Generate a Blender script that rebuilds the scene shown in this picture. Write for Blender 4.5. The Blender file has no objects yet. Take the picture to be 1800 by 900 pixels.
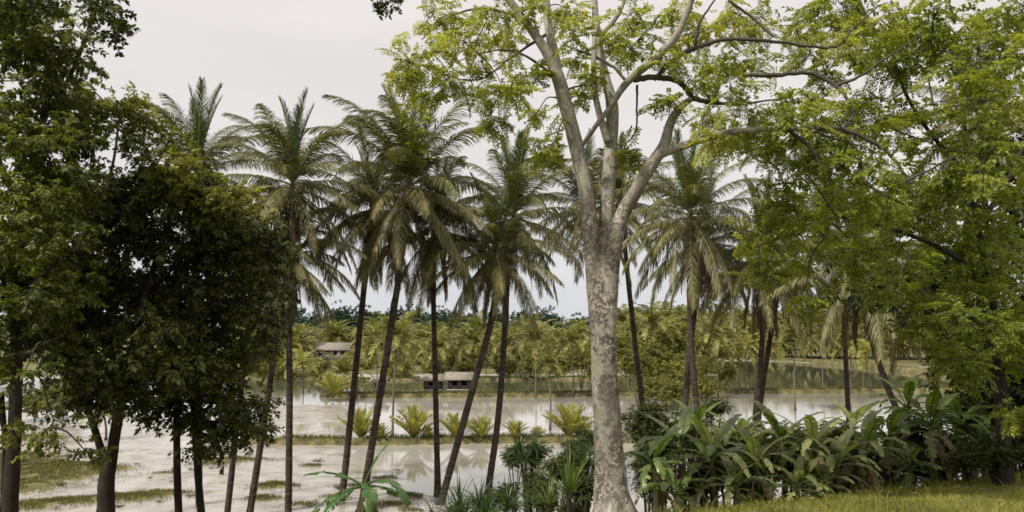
import bpy, math, random
import numpy as np
from mathutils import Vector, Matrix

random.seed(11)
rng = np.random.default_rng(11)
R = math.radians
sc = bpy.context.scene
COL = sc.collection

# ------------------------------------------------------------------ camera
CAM_Z = 7.5            # metres above the pond water (z = 0)
FPX = 1300.0           # focal length in pixels of the 1800-wide photograph
HOR = 585.0            # row of the horizon
PITCH = math.atan((HOR - 450.0) / FPX)
cam_d = bpy.data.cameras.new('camera')
cam = bpy.data.objects.new('camera', cam_d)
COL.objects.link(cam)
cam.location = (0, 0, CAM_Z)
cam.rotation_euler = (math.pi / 2 + PITCH, 0, 0)
cam_d.sensor_width = 36
cam_d.lens = 36 * FPX / 1800
cam_d.clip_start = 0.05
cam_d.clip_end = 9000
sc.camera = cam

# ------------------------------------------------------------------ sky, sun, exposure
SUN_EL, SUN_ROT = R(50), math.atan2(-0.60, -0.50)
w = bpy.data.worlds.new('World')
sc.world = w
w.use_nodes = True
nt = w.node_tree
for n in list(nt.nodes):
    nt.nodes.remove(n)
N = nt.nodes.new
L = nt.links.new
out = N('ShaderNodeOutputWorld')
bg = N('ShaderNodeBackground')
bg.inputs['Strength'].default_value = 0.1
sky = N('ShaderNodeTexSky')
sky.sky_type = 'NISHITA'
sky.sun_disc = False
sky.sun_elevation = SUN_EL
sky.sun_rotation = SUN_ROT
tc = N('ShaderNodeTexCoord')
sep = N('ShaderNodeSeparateXYZ')
L(tc.outputs['Generated'], sep.inputs[0])
# overcast veil: tone by height above the horizon, broken by soft cloud noise
ramp = N('ShaderNodeValToRGB')
cr = ramp.color_ramp
cr.elements[0].position = 0.0
cr.elements[0].color = (0.545, 0.565, 0.60, 1)
cr.elements[1].position = 1.0
cr.elements[1].color = (1.0, 0.97, 0.93, 1)
for p, c in ((0.07, (0.585, 0.59, 0.605, 1)), (0.16, (0.66, 0.635, 0.62, 1)), (0.42, (0.69, 0.65, 0.625, 1)), (0.62, (0.88, 0.84, 0.80, 1))):
    e = cr.elements.new(p)
    e.color = c
L(sep.outputs['Z'], ramp.inputs[0])
mp = N('ShaderNodeMapping')
mp.inputs['Scale'].default_value = (1.2, 1.2, 6.0)
L(tc.outputs['Generated'], mp.inputs[0])
nz = N('ShaderNodeTexNoise')
nz.inputs['Scale'].default_value = 2.4
nz.inputs['Detail'].default_value = 5
nz.inputs['Roughness'].default_value = 0.5
L(mp.outputs[0], nz.inputs['Vector'])
mr = N('ShaderNodeMapRange')
mr.inputs['From Min'].default_value = 0.3
mr.inputs['From Max'].default_value = 0.7
mr.inputs['To Min'].default_value = 11.1
mr.inputs['To Max'].default_value = 12.2
L(nz.outputs[0], mr.inputs['Value'])
vm = N('ShaderNodeVectorMath')
vm.operation = 'SCALE'
L(ramp.outputs[0], vm.inputs[0])
L(mr.outputs[0], vm.inputs['Scale'])
mx = N('ShaderNodeMix')
mx.data_type = 'RGBA'
mx.inputs[0].default_value = 0.95
L(sky.outputs[0], mx.inputs[6])
L(vm.outputs[0], mx.inputs[7])
L(mx.outputs[2], bg.inputs[0])
L(bg.outputs[0], out.inputs[0])

sd = bpy.data.lights.new('sun', 'SUN')
sd.energy = 4.4
sd.angle = R(3)
sd.color = (1.0, 0.93, 0.82)
so = bpy.data.objects.new('sun', sd)
COL.objects.link(so)
S = Vector((math.sin(SUN_ROT) * math.cos(SUN_EL), math.cos(SUN_ROT) * math.cos(SUN_EL), math.sin(SUN_EL)))
so.rotation_euler = S.to_track_quat('Z', 'Y').to_euler()
so.location = S * 40

vs = sc.view_settings
vs.view_transform = 'Standard'
vs.look = 'None'
vs.gamma = 1
vs.exposure = 0.12
vs.use_curve_mapping = False
cy = sc.cycles
cy.max_bounces = 7
cy.diffuse_bounces = 3
cy.glossy_bounces = 3
cy.transmission_bounces = 3
cy.filter_width = 1.6
cy.use_denoising = True

# ------------------------------------------------------------------ helpers
FW = Vector((0, math.cos(PITCH), math.sin(PITCH)))
UP = Vector((0, -math.sin(PITCH), math.cos(PITCH)))


def P(px, py, d):
    """point of the place seen at a photograph pixel, d metres ahead"""
    v = FW + Vector((1, 0, 0)) * ((px - 900) / FPX) + UP * ((450 - py) / FPX)
    v = v * (d / v.y)
    return Vector((v.x, v.y, v.z + CAM_Z))


def sstep(a, b, x):
    t = np.clip((x - a) / (b - a), 0, 1)
    return t * t * (3 - 2 * t)


_ph = rng.uniform(0, 6.28, (14, 2))
_fr = rng.uniform(0.6, 1.4, (14, 2))


def wob(x, y, s):
    """cheap smooth noise, about -1..1"""
    r = 0
    for i in range(14):
        k = (1 + i * 0.35) / s
        r = r + np.sin(x * k * _fr[i, 0] + y * k * (1.6 - _fr[i, 1]) * (1 if i % 2 else -1) + _ph[i, 0]) / (1 + 0.35 * i)
    return r / 3.6


MOUNDS = []   # (x, y, rx, ry, h) low islands of mud and grass
for px, py, rx, ry, h in ((80, 832, 3.6, 2.3, .34), (150, 820, 2.6, 1.8, .28), (25, 855, 2.6, 1.5, .3), (20, 815, 3, 2.2, .3), (60, 888, 1.3, .6, .18),
                          (255, 868, 1.5, .5, .1), (430, 805, 2.0, .9, .16), (385, 812, 1.3, .7, .14), (490, 850, 1.1, .9, .16),
                          (475, 872, .9, .6, .14), (690, 835, 1.5, .6, .14), (720, 862, 1.4, 1.0, .13), (545, 882, .8, .4, .12), (310, 828, .9, .3, .1),
                          (690, 880, 1.6, .8, .16), (560, 815, .9, .5, .1), (740, 890, 1.5, .7, .15), (600, 868, .9, .4, .1), (230, 640, 12, 9, .3), (210, 872, 2.2, .7, .14), (120, 878, 2.0, .7, .15), (300, 862, 1.6, .4, .1), (60, 800, 3, 1.8, .2), (30, 770, 4, 2, .2), (390, 795, 1.5, .8, .14), (760, 868, 1.5, .8, .14), (800, 850, 1.2, .6, .12), (640, 850, 1.4, .6, .12)):
    dd = CAM_Z * FPX / (py - HOR)
    MOUNDS.append(((px - 900) / FPX * dd, dd, rx, ry, h))


def terrain(x, y):
    x = np.asarray(x, float)
    y = np.asarray(y, float)
    left = np.interp(y, [-60, 0, 5, 12, 20, 28, 33, 40], [6.0, 5.9, 5.35, 3.6, 1.9, .25, -.12, -.2])
    ye = 10.9 + np.clip(x - 1.9, 0, 30) * 0.40
    yy = y - (ye - 11)
    right = np.interp(yy, [-60, 0, 5, 11, 12, 15, 20, 26, 31], [6.0, 5.9, 5.6, 4.88, 4.5, 3.4, 2.1, .3, -.2])
    t = sstep(-0.6, 1.4, x - 0.02 * y)
    z = left * (1 - t) + right * t
    bank = sstep(0.0, 1.0, z)
    z = z + wob(x, y, 1.6) * 0.05 * sstep(.2, 2, z)
    flat = -0.13 + wob(x, y, 5.0) * 0.06 + wob(x + 40, y, 1.1) * 0.018
    # mud flats to the left emerge a little
    flat = flat + 0.155 * sstep(-2.5, -9.0, x + (y - 30) * 0.16) * (1 - sstep(70, 95, y)) + 0.05 * (1 - sstep(36, 45, y))
    for (mx_, my_, rx, ry, h) in MOUNDS:
        q = ((x - mx_) / rx) ** 2 + ((y - my_) / ry) ** 2
        flat = flat + h * np.exp(-q * 1.4) * (1 + .4 * wob(x, y, .7))
    # the far shore
    shore = 130 + 7 * wob(x, y * 0, 22) + 72 * sstep(36, 46, x) - 60 * sstep(60, 100, x)
    far = sstep(0, 6, y - shore) * (0.55 + 0.25 * wob(x, y, 9))
    flat = flat + far
    side = sstep(70, 90, np.abs(x) + 0 * y) * sstep(-20, 30, 150 - y) * 0.9
    flat = flat + side
    return np.where(z > flat, z, flat) + 0.02 * bank * 0


def tz(x, y):
    return float(terrain(x, y))


class MB:
    def __init__(s):
        s.V = []
        s.Q = []
        s.T = []
        s.n = 0

    def add(s, V, Q=None, T=None):
        V = np.asarray(V, float).reshape(-1, 3)
        if Q is not None and len(Q):
            s.Q.append(np.asarray(Q, np.int64) + s.n)
        if T is not None and len(T):
            s.T.append(np.asarray(T, np.int64) + s.n)
        s.V.append(V)
        s.n += len(V)
        return s

    def mesh(s, name, mat, smooth=True):
        V = np.concatenate(s.V)
        loops = []
        tot = []
        if s.Q:
            q = np.concatenate(s.Q)
            loops.append(q.ravel())
            tot.append(np.full(len(q), 4))
        if s.T:
            t = np.concatenate(s.T)
            loops.append(t.ravel())
            tot.append(np.full(len(t), 3))
        loops = np.concatenate(loops)
        tot = np.concatenate(tot)
        me = bpy.data.meshes.new(name)
        me.vertices.add(len(V))
        me.vertices.foreach_set('co', V.astype(np.float32).ravel())
        me.loops.add(len(loops))
        me.loops.foreach_set('vertex_index', loops.astype(np.int32))
        me.polygons.add(len(tot))
        st = np.concatenate([[0], np.cumsum(tot)[:-1]])
        me.polygons.foreach_set('loop_start', st.astype(np.int32))
        me.polygons.foreach_set('loop_total', tot.astype(np.int32))
        me.update(calc_edges=True)
        me.validate()
        if smooth:
            me.polygons.foreach_set('use_smooth', np.ones(len(me.polygons), bool))
        if mat:
            me.materials.append(mat)
        return me

    def mesh2(s, name, mat):
        me = s.mesh(name, mat, False)
        me.materials.append(M['rachis'])
        mi = np.zeros(len(me.polygons), np.int32)
        mi[:len(s.Q[0])] = 1
        me.polygons.foreach_set('material_index', mi)
        return me

    def build(s, name, mat, parent=None, smooth=True):
        return link(name, s.mesh(name, mat, smooth), parent)


def link(name, data, parent=None, loc=None):
    o = bpy.data.objects.new(name, data)
    COL.objects.link(o)
    if parent is not None:
        o.parent = parent
        # geometry is given in world coordinates: undo the parent's place (parents are never rotated at this point)
        if loc is None:
            o.location = -Vector(parent.location)
    if loc is not None:
        o.location = loc
    return o


def thing(name, label, cat, loc, group=None):
    o = bpy.data.objects.new(name, None)
    o.empty_display_size = .2
    COL.objects.link(o)
    o.location = loc
    o['label'] = label
    o['category'] = cat
    if group:
        o['group'] = group
    return o


def catmull(pts, n=6):
    pts = np.asarray(pts, float)
    if len(pts) < 3:
        t = np.linspace(0, 1, n + 1)[:, None]
        return pts[0] * (1 - t) + pts[-1] * t
    p = np.vstack([2 * pts[0] - pts[1], pts, 2 * pts[-1] - pts[-2]])
    o = []
    for i in range(1, len(p) - 2):
        a, b, c, d = p[i - 1], p[i], p[i + 1], p[i + 2]
        for k in range(n):
            t = k / n
            o.append(.5 * ((2 * b) + (c - a) * t + (2 * a - 5 * b + 4 * c - d) * t * t + (3 * b - a - 3 * c + d) * t ** 3))
    o.append(pts[-1])
    return np.array(o)


def tube(pts, rad, seg=8, cap=True, wob_=0.0):
    pts = np.asarray(pts, float)
    rad = np.broadcast_to(np.asarray(rad, float), (len(pts),))
    T = np.gradient(pts, axis=0)
    T /= np.linalg.norm(T, axis=1)[:, None] + 1e-9
    ref = np.array([0.31, 0.95, 0.05]) if abs(T[0][2]) > .7 else np.array([0, 0, 1.])
    u = np.cross(T[0], ref)
    u /= np.linalg.norm(u)
    V = []
    a = np.linspace(0, 2 * np.pi, seg, endpoint=False)
    for i in range(len(pts)):
        u = u - T[i] * np.dot(u, T[i])
        u /= np.linalg.norm(u) + 1e-9
        v = np.cross(T[i], u)
        rr = rad[i] * (1 + (wob_ * (np.sin(3 * a + i * .7) * .5 + rng.normal(0, .35, seg)) if wob_ else 0))
        rr = np.broadcast_to(rr, (seg,))
        V.append(pts[i] + (np.cos(a) * rr)[:, None] * u + (np.sin(a) * rr)[:, None] * v)
    V = np.concatenate(V)
    Q = []
    for i in range(len(pts) - 1):
        b0 = i * seg
        for k in range(seg):
            Q.append((b0 + k, b0 + (k + 1) % seg, b0 + seg + (k + 1) % seg, b0 + seg + k))
    Tt = []
    if cap:
        n0 = len(V)
        V = np.vstack([V, pts[0], pts[-1]])
        e = (len(pts) - 1) * seg
        for k in range(seg):
            Tt.append((n0, (k + 1) % seg, k))
            Tt.append((n0 + 1, e + k, e + (k + 1) % seg))
    return V, Q, Tt


def box(c, s, rot=0):
    c = np.asarray(c, float)
    h = np.asarray(s, float) / 2
    v = np.array([(-1, -1, -1), (1, -1, -1), (1, 1, -1), (-1, 1, -1), (-1, -1, 1), (1, -1, 1), (1, 1, 1), (-1, 1, 1)]) * h
    if rot:
        cs, sn = math.cos(rot), math.sin(rot)
        v = np.stack([v[:, 0] * cs - v[:, 1] * sn, v[:, 0] * sn + v[:, 1] * cs, v[:, 2]], 1)
    return v + c, [(0, 3, 2, 1), (4, 5, 6, 7), (0, 1, 5, 4), (1, 2, 6, 5), (2, 3, 7, 6), (3, 0, 4, 7)]


# ------------------------------------------------------------------ materials
def mat_new(name):
    m = bpy.data.materials.new(name)
    m.use_nodes = True
    t = m.node_tree
    for n in list(t.nodes):
        t.nodes.remove(n)
    o = t.nodes.new('ShaderNodeOutputMaterial')
    return m, t, o


def ramp_node(t, stops):
    r = t.nodes.new('ShaderNodeValToRGB')
    c = r.color_ramp
    c.elements[0].position = stops[0][0]
    c.elements[0].color = (*stops[0][1], 1)
    c.elements[1].position = stops[-1][0]
    c.elements[1].color = (*stops[-1][1], 1)
    for p, k in stops[1:-1]:
        e = c.elements.new(p)
        e.color = (*k, 1)
    return r


def leaf_mat(name, cols, trans=0.35, rough=0.5, nscale=0.8, spec=0.3, tcol=1.25):
    """leaves: colour differs leaf by leaf and clump by clump; some light comes through"""
    m, t, o = mat_new(name)
    nn, ll = t.nodes.new, t.links.new
    g = nn('ShaderNodeNewGeometry')
    tcn = nn('ShaderNodeTexCoord')
    no = nn('ShaderNodeTexNoise')
    no.inputs['Scale'].default_value = nscale
    no.inputs['Detail'].default_value = 3
    ll(tcn.outputs['Object'], no.inputs['Vector'])
    a = nn('ShaderNodeMath')
    a.operation = 'MULTIPLY_ADD'
    ll(g.outputs['Random Per Island'], a.inputs[0])
    a.inputs[1].default_value = 0.45
    b = nn('ShaderNodeMath')
    b.operation = 'MULTIPLY_ADD'
    ll(no.outputs[0], b.inputs[0])
    b.inputs[1].default_value = 1.3
    b.inputs[2].default_value = -0.38
    ll(b.outputs[0], a.inputs[2])
    k = len(cols)
    r = ramp_node(t, [(i / (k - 1), c) for i, c in enumerate(cols)])  # wide dark-to-bright ramps also paint in highlight and shade contrast
    ll(a.outputs[0], r.inputs[0])
    p = nn('ShaderNodeBsdfPrincipled')
    p.inputs['Roughness'].default_value = rough
    p.inputs['Specular IOR Level'].default_value = spec
    ll(r.outputs[0], p.inputs['Base Color'])
    tr = nn('ShaderNodeBsdfTranslucent')
    mu = nn('ShaderNodeMix')
    mu.data_type = 'RGBA'
    mu.blend_type = 'MULTIPLY'
    mu.inputs[0].default_value = 1
    ll(r.outputs[0], mu.inputs[6])
    mu.inputs[7].default_value = (1.15 * tcol, 1.2 * tcol, .5 * tcol, 1)
    ll(mu.outputs[2], tr.inputs[0])
    ms = nn('ShaderNodeMixShader')
    ms.inputs[0].default_value = trans
    ll(p.outputs[0], ms.inputs[1])
    ll(tr.outputs[0], ms.inputs[2])
    ll(ms.outputs[0], o.inputs[0])
    return m


def noise_mat(name, stops, scale=3, detail=6, rough=.85, bump=.3, bdist=.02, stretch=(1, 1, 1), spec=.2, nrough=.6, distort=0.0, coord='Object', bscale=None):
    m, t, o = mat_new(name)
    nn, ll = t.nodes.new, t.links.new
    tcn = nn('ShaderNodeTexCoord')
    mpn = nn('ShaderNodeMapping')
    mpn.inputs['Scale'].default_value = stretch
    ll(tcn.outputs[coord], mpn.inputs[0])
    no = nn('ShaderNodeTexNoise')
    no.inputs['Scale'].default_value = scale
    no.inputs['Detail'].default_value = detail
    no.inputs['Roughness'].default_value = nrough
    no.inputs['Distortion'].default_value = distort
    ll(mpn.outputs[0], no.inputs['Vector'])
    r = ramp_node(t, stops)
    ll(no.outputs[0], r.inputs[0])
    p = nn('ShaderNodeBsdfPrincipled')
    p.inputs['Roughness'].default_value = rough
    p.inputs['Specular IOR Level'].default_value = spec
    ll(r.outputs[0], p.inputs['Base Color'])
    n2 = nn('ShaderNodeTexNoise')
    n2.inputs['Scale'].default_value = bscale or scale * 3
    n2.inputs['Detail'].default_value = 6
    ll(mpn.outputs[0], n2.inputs['Vector'])
    bp = nn('ShaderNodeBump')
    bp.inputs['Strength'].default_value = bump
    bp.inputs['Distance'].default_value = bdist
    ll(n2.outputs[0], bp.inputs['Height'])
    ll(bp.outputs[0], p.inputs['Normal'])
    ll(p.outputs[0], o.inputs[0])
    return m


M = {}
M['main_leaf'] = leaf_mat('pinnate_leaf', [(.07, .085, .018), (.18, .205, .04), (.34, .355, .08), (.52, .50, .15)], .5, nscale=.9)
M['right_leaf'] = leaf_mat('green_leaf', [(.045, .062, .012), (.13, .16, .025), (.28, .305, .05), (.47, .47, .10)], .45, nscale=.8)
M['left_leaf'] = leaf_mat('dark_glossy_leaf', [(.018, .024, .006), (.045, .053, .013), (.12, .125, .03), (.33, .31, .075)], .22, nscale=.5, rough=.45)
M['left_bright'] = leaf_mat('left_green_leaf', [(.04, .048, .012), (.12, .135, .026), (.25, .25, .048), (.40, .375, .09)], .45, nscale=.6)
M['left_mid'] = leaf_mat('left_edge_leaf', [(.022, .03, .007), (.06, .075, .014), (.14, .155, .028), (.30, .30, .06)], .4, nscale=.5)
M['shrub_leaf'] = leaf_mat('shrub_leaf', [(.012, .019, .005), (.032, .045, .010), (.07, .09, .02), (.14, .16, .035)], .3, nscale=1.2)
M['frond'] = leaf_mat('palm_frond', [(.03, .036, .010), (.08, .088, .028), (.18, .18, .065), (.34, .32, .14)], .3, nscale=.25, rough=.42, spec=.5, tcol=1.0)
M['frond_green'] = leaf_mat('young_palm_frond', [(.035, .06, .014), (.06, .09, .02), (.09, .12, .03)], .35, nscale=.3, rough=.4, spec=.5)
M['frond_old'] = leaf_mat('old_palm_frond', [(.035, .038, .013), (.095, .095, .034), (.21, .195, .075), (.38, .34, .16)], .25, nscale=.3, rough=.5, spec=.4, tcol=1.0)
M['frond_dead'] = leaf_mat('dead_palm_frond', [(.05, .035, .02), (.09, .065, .035), (.13, .1, .055)], .1, nscale=.4)
M['far_palm'] = leaf_mat('far_palm_frond', [(.03, .045, .016), (.10, .11, .032), (.25, .24, .07), (.42, .39, .14)], .3, nscale=.12, rough=.5)  # dark end painted in for the shaded gaps between crowns
M['yellow_palm'] = leaf_mat('yellow_palm_frond', [(.14, .145, .04), (.27, .26, .08), (.42, .38, .14)], .4, nscale=.3)
M['bush'] = leaf_mat('olive_bush_leaf', [(.045, .055, .014), (.11, .12, .03), (.22, .22, .05), (.33, .31, .085)], .35, nscale=.3)
M['far_leaf'] = leaf_mat('far_forest_leaf', [(.012, .030, .015), (.022, .05, .024), (.035, .068, .03), (.055, .09, .035)], .2, nscale=.08)
M['banana'] = leaf_mat('banana_leaf', [(.035, .06, .012), (.10, .14, .028), (.21, .26, .055)], .35, nscale=1.5, rough=.35, spec=.55)
M['banana_fresh'] = leaf_mat('fresh_banana_leaf', [(.03, .075, .018), (.06, .13, .028), (.12, .20, .05)], .35, nscale=1.5, rough=.35, spec=.5)
M['banana_pale'] = leaf_mat('pale_banana_leaf', [(.11, .14, .04), (.25, .28, .09), (.42, .43, .19)], .35, nscale=1.5, rough=.35, spec=.55)
M['banana_dry'] = leaf_mat('dry_banana_leaf', [(.10, .075, .035), (.17, .13, .07), (.22, .18, .1)], .2, nscale=2)
M['blade'] = leaf_mat('strap_leaf', [(.022, .045, .012), (.04, .075, .018), (.075, .12, .03)], .25, nscale=1, rough=.35, spec=.5)
M['grass'] = leaf_mat('grass_blade', [(.09, .11, .02), (.16, .18, .035), (.25, .25, .055), (.36, .33, .11)], .35, nscale=1.1)
M['dike_grass'] = leaf_mat('dike_grass', [(.06, .065, .02), (.12, .12, .035), (.19, .175, .05)], .3, nscale=.4)

M['rachis'] = noise_mat('frond_rib', [(.3, (.12, .11, .05)), (.7, (.26, .23, .11))], 2, rough=.4, spec=.5)
M['palm_trunk'] = noise_mat('palm_bark', [(.35, (.026, .021, .016)), (.5, (.055, .045, .035)), (.7, (.11, .095, .075))], 4, stretch=(.7, .7, 3.2), bump=.9, bdist=.05)
M['far_trunk'] = noise_mat('far_palm_bark', [(.3, (.09, .075, .055)), (.7, (.22, .19, .15))], 1.5)
M['dark_bark'] = noise_mat('dark_bark', [(.3, (.018, .015, .012)), (.6, (.04, .033, .026)), (.8, (.075, .062, .05))], 5, stretch=(1, 1, .35), bump=.6)
M['twig'] = noise_mat('twig_bark', [(.3, (.035, .03, .024)), (.7, (.09, .078, .062))], 4, bump=.3)
M['stem'] = noise_mat('banana_stem', [(.3, (.06, .05, .025)), (.7, (.14, .13, .06))], 5, stretch=(1, 1, .2), bump=.3)
M['coconut'] = noise_mat('coconut_husk', [(.3, (.10, .10, .03)), (.7, (.20, .16, .06))], 3)


def main_bark():
    m, t, o = mat_new('pale_blotched_bark')
    nn, ll = t.nodes.new, t.links.new
    tcn = nn('ShaderNodeTexCoord')

    def noise(sc_, det, stretch, rough=.6, dist=0):
        mpn = nn('ShaderNodeMapping')
        mpn.inputs['Scale'].default_value = stretch
        ll(tcn.outputs['Object'], mpn.inputs[0])
        no = nn('ShaderNodeTexNoise')
        no.inputs['Scale'].default_value = sc_
        no.inputs['Detail'].default_value = det
        no.inputs['Roughness'].default_value = rough
        no.inputs['Distortion'].default_value = dist
        ll(mpn.outputs[0], no.inputs['Vector'])
        return no
    base = noise(2.2, 6, (1, 1, .5))
    r1 = ramp_node(t, [(.38, (.17, .15, .125)), (.5, (.29, .265, .225)), (.62, (.42, .39, .34))])
    ll(base.outputs[0], r1.inputs[0])
    # dark flakes, thick on the trunk, thinning on the upper limbs
    fl = noise(15, 5, (1, 1, .8), .7, 1.2)
    fr = ramp_node(t, [(.49, (1, 1, 1)), (.54, (0, 0, 0))])
    ll(fl.outputs[0], fr.inputs[0])
    big = noise(3.0, 4, (1, 1, .5))
    br = ramp_node(t, [(.34, (.2, .2, .2)), (.48, (1, 1, 1))])
    ll(big.outputs[0], br.inputs[0])
    sp = nn('ShaderNodeSeparateXYZ')
    ll(tcn.outputs['Object'], sp.inputs[0])
    hr = nn('ShaderNodeMapRange')
    hr.inputs['From Min'].default_value = 8.8
    hr.inputs['From Max'].default_value = 11
    hr.inputs['To Min'].default_value = 1.0
    hr.inputs['To Max'].default_value = 0.4
    ll(sp.outputs['Z'], hr.inputs['Value'])
    m1 = nn('ShaderNodeMath'); m1.operation = 'MULTIPLY'
    ll(fr.outputs[0], m1.inputs[0]); ll(br.outputs[0], m1.inputs[1])
    m2 = nn('ShaderNodeMath'); m2.operation = 'MULTIPLY'
    ll(m1.outputs[0], m2.inputs[0]); ll(hr.outputs[0], m2.inputs[1])
    mixd = nn('ShaderNodeMix'); mixd.data_type = 'RGBA'
    ll(m2.outputs[0], mixd.inputs[0])
    ll(r1.outputs[0], mixd.inputs[6])
    mixd.inputs[7].default_value = (.10, .087, .07, 1)
    # greenish lichen
    li = noise(4, 5, (1, 1, 1), .6, .3)
    lr = ramp_node(t, [(.52, (0, 0, 0)), (.6, (.6, .6, .6))])
    ll(li.outputs[0], lr.inputs[0])
    mixl = nn('ShaderNodeMix'); mixl.data_type = 'RGBA'
    ll(lr.outputs[0], mixl.inputs[0])
    ll(mixd.outputs[2], mixl.inputs[6])
    mixl.inputs[7].default_value = (.27, .275, .20, 1)
    p = nn('ShaderNodeBsdfPrincipled')
    p.inputs['Roughness'].default_value = .85
    p.inputs['Specular IOR Level'].default_value = .2
    ll(mixl.outputs[2], p.inputs['Base Color'])
    bn = noise(20, 8, (1, 1, .4), .7)
    bp = nn('ShaderNodeBump')
    bp.inputs['Strength'].default_value = .7
    bp.inputs['Distance'].default_value = .03
    ll(bn.outputs[0], bp.inputs['Height'])
    ll(bp.outputs[0], p.inputs['Normal'])
    ll(p.outputs[0], o.inputs[0])
    return m


M['main_bark'] = main_bark()


def ground_mat():
    m, t, o = mat_new('mud_and_turf')
    nn, ll = t.nodes.new, t.links.new
    geo = nn('ShaderNodeNewGeometry')
    at = nn('ShaderNodeAttribute')
    at.attribute_name = 'turf'
    n1 = nn('ShaderNodeTexNoise')
    n1.inputs['Scale'].default_value = .55
    n1.inputs['Detail'].default_value = 8
    n1.inputs['Roughness'].default_value = .65
    ll(geo.outputs['Position'], n1.inputs['Vector'])
    mud = ramp_node(t, [(.34, (.13, .11, .085)), (.45, (.27, .245, .215)), (.62, (.37, .345, .315))])
    ll(n1.outputs[0], mud.inputs[0])
    n2 = nn('ShaderNodeTexNoise')
    n2.inputs['Scale'].default_value = 1.7
    n2.inputs['Detail'].default_value = 8
    n2.inputs['Roughness'].default_value = .7
    ll(geo.outputs['Position'], n2.inputs['Vector'])
    turf = ramp_node(t, [(.3, (.045, .045, .015)), (.5, (.105, .10, .03)), (.7, (.20, .18, .06))])
    ll(n2.outputs[0], turf.inputs[0])
    ad = nn('ShaderNodeMath'); ad.operation = 'ADD'
    ll(at.outputs['Fac'], ad.inputs[0])
    ll(n2.outputs[0], ad.inputs[1])
    mr_ = nn('ShaderNodeMapRange')
    mr_.inputs['From Min'].default_value = .86
    mr_.inputs['From Max'].default_value = 1.06
    ll(ad.outputs[0], mr_.inputs['Value'])
    mixc = nn('ShaderNodeMix'); mixc.data_type = 'RGBA'
    ll(mr_.outputs[0], mixc.inputs[0])
    ll(mud.outputs[0], mixc.inputs[6])
    ll(turf.outputs[0], mixc.inputs[7])
    p = nn('ShaderNodeBsdfPrincipled')
    ll(mixc.outputs[2], p.inputs['Base Color'])
    rr = nn('ShaderNodeMapRange')
    rr.inputs['To Min'].default_value = .22
    rr.inputs['To Max'].default_value = .9
    ll(mr_.outputs[0], rr.inputs['Value'])
    ll(rr.outputs[0], p.inputs['Roughness'])
    p.inputs['Specular IOR Level'].default_value = .4
    bp = nn('ShaderNodeBump')
    bp.inputs['Strength'].default_value = .5
    bp.inputs['Distance'].default_value = .05
    n3 = nn('ShaderNodeTexNoise')
    n3.inputs['Scale'].default_value = 3.5
    n3.inputs['Detail'].default_value = 8
    ll(geo.outputs['Position'], n3.inputs['Vector'])
    ll(n3.outputs[0], bp.inputs['Height'])
    ll(bp.outputs[0], p.inputs['Normal'])
    ll(p.outputs[0], o.inputs[0])
    return m


def water_mat():
    m, t, o = mat_new('silty_pond_water')
    nn, ll = t.nodes.new, t.links.new
    geo = nn('ShaderNodeNewGeometry')
    n1 = nn('ShaderNodeTexNoise')
    n1.inputs['Scale'].default_value = .12
    n1.inputs['Detail'].default_value = 4
    ll(geo.outputs['Position'], n1.inputs['Vector'])
    r = ramp_node(t, [(.35, (.30, .285, .25)), (.65, (.39, .375, .35))])
    ll(n1.outputs[0], r.inputs[0])
    sx = nn('ShaderNodeSeparateXYZ')
    ll(geo.outputs['Position'], sx.inputs[0])
    md_ = nn('ShaderNodeMapRange')
    md_.inputs['From Min'].default_value = 78
    md_.inputs['From Max'].default_value = 100
    ll(sx.outputs['Y'], md_.inputs['Value'])
    mw = nn('ShaderNodeMix'); mw.data_type = 'RGBA'
    ll(md_.outputs[0], mw.inputs[0])
    ll(r.outputs[0], mw.inputs[6])
    mw.inputs[7].default_value = (.075, .08, .055, 1)
    p = nn('ShaderNodeBsdfPrincipled')
    ll(mw.outputs[2], p.inputs['Base Color'])
    p.inputs['Roughness'].default_value = .03
    p.inputs['IOR'].default_value = 1.6
    p.inputs['Specular IOR Level'].default_value = .6
    n2 = nn('ShaderNodeTexNoise')
    n2.inputs['Scale'].default_value = 2.0
    n2.inputs['Detail'].default_value = 4
    ll(geo.outputs['Position'], n2.inputs['Vector'])
    bp = nn('ShaderNodeBump')
    bp.inputs['Strength'].default_value = .06
    bp.inputs['Distance'].default_value = .05
    ll(n2.outputs[0], bp.inputs['Height'])
    ll(bp.outputs[0], p.inputs['Normal'])
    ll(p.outputs[0], o.inputs[0])
    return m


M['ground'] = ground_mat()
M['water'] = water_mat()

# ------------------------------------------------------------------ ground and water
xs = np.unique(np.concatenate([np.arange(-26, 12, .33), np.arange(-60, -26, 1.0), np.arange(12, 60, 1.0), np.arange(-160, -60, 5), np.arange(60, 165, 5),
                               [-6000, -3000, -1500, -800, -400, -250, 250, 400, 800, 1500, 3000, 6000]]))
ys = np.unique(np.concatenate([[-4000, -1000, -300, -100, -50, -20, -10, -4], np.arange(0, 20, .4), np.arange(20, 54, .28), np.arange(54, 110, 1.0), np.arange(110, 260, 2.5),
                               [270, 300, 350, 420, 600, 900, 1500, 3000, 6000]]))
X, Y = np.meshgrid(xs, ys)
Z = terrain(X, Y)
nx, ny = len(xs), len(ys)
idx = np.arange(nx * ny).reshape(ny, nx)
Qg = np.stack([idx[:-1, :-1], idx[:-1, 1:], idx[1:, 1:], idx[1:, :-1]], -1).reshape(-1, 4)
g = MB().add(np.stack([X, Y, Z], -1).reshape(-1, 3), Qg).build('ground', M['ground'])
g['kind'] = 'structure'
turf = np.clip(sstep(.02, .12, Z - .02 * 0) * .35 + sstep(.10, .22, Z) * .4 + sstep(.5, 1.5, Z) * .3, 0, 1)
a = g.data.attributes.new('turf', 'FLOAT', 'POINT')
a.data.foreach_set('value', turf.astype(np.float32).ravel())
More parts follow.
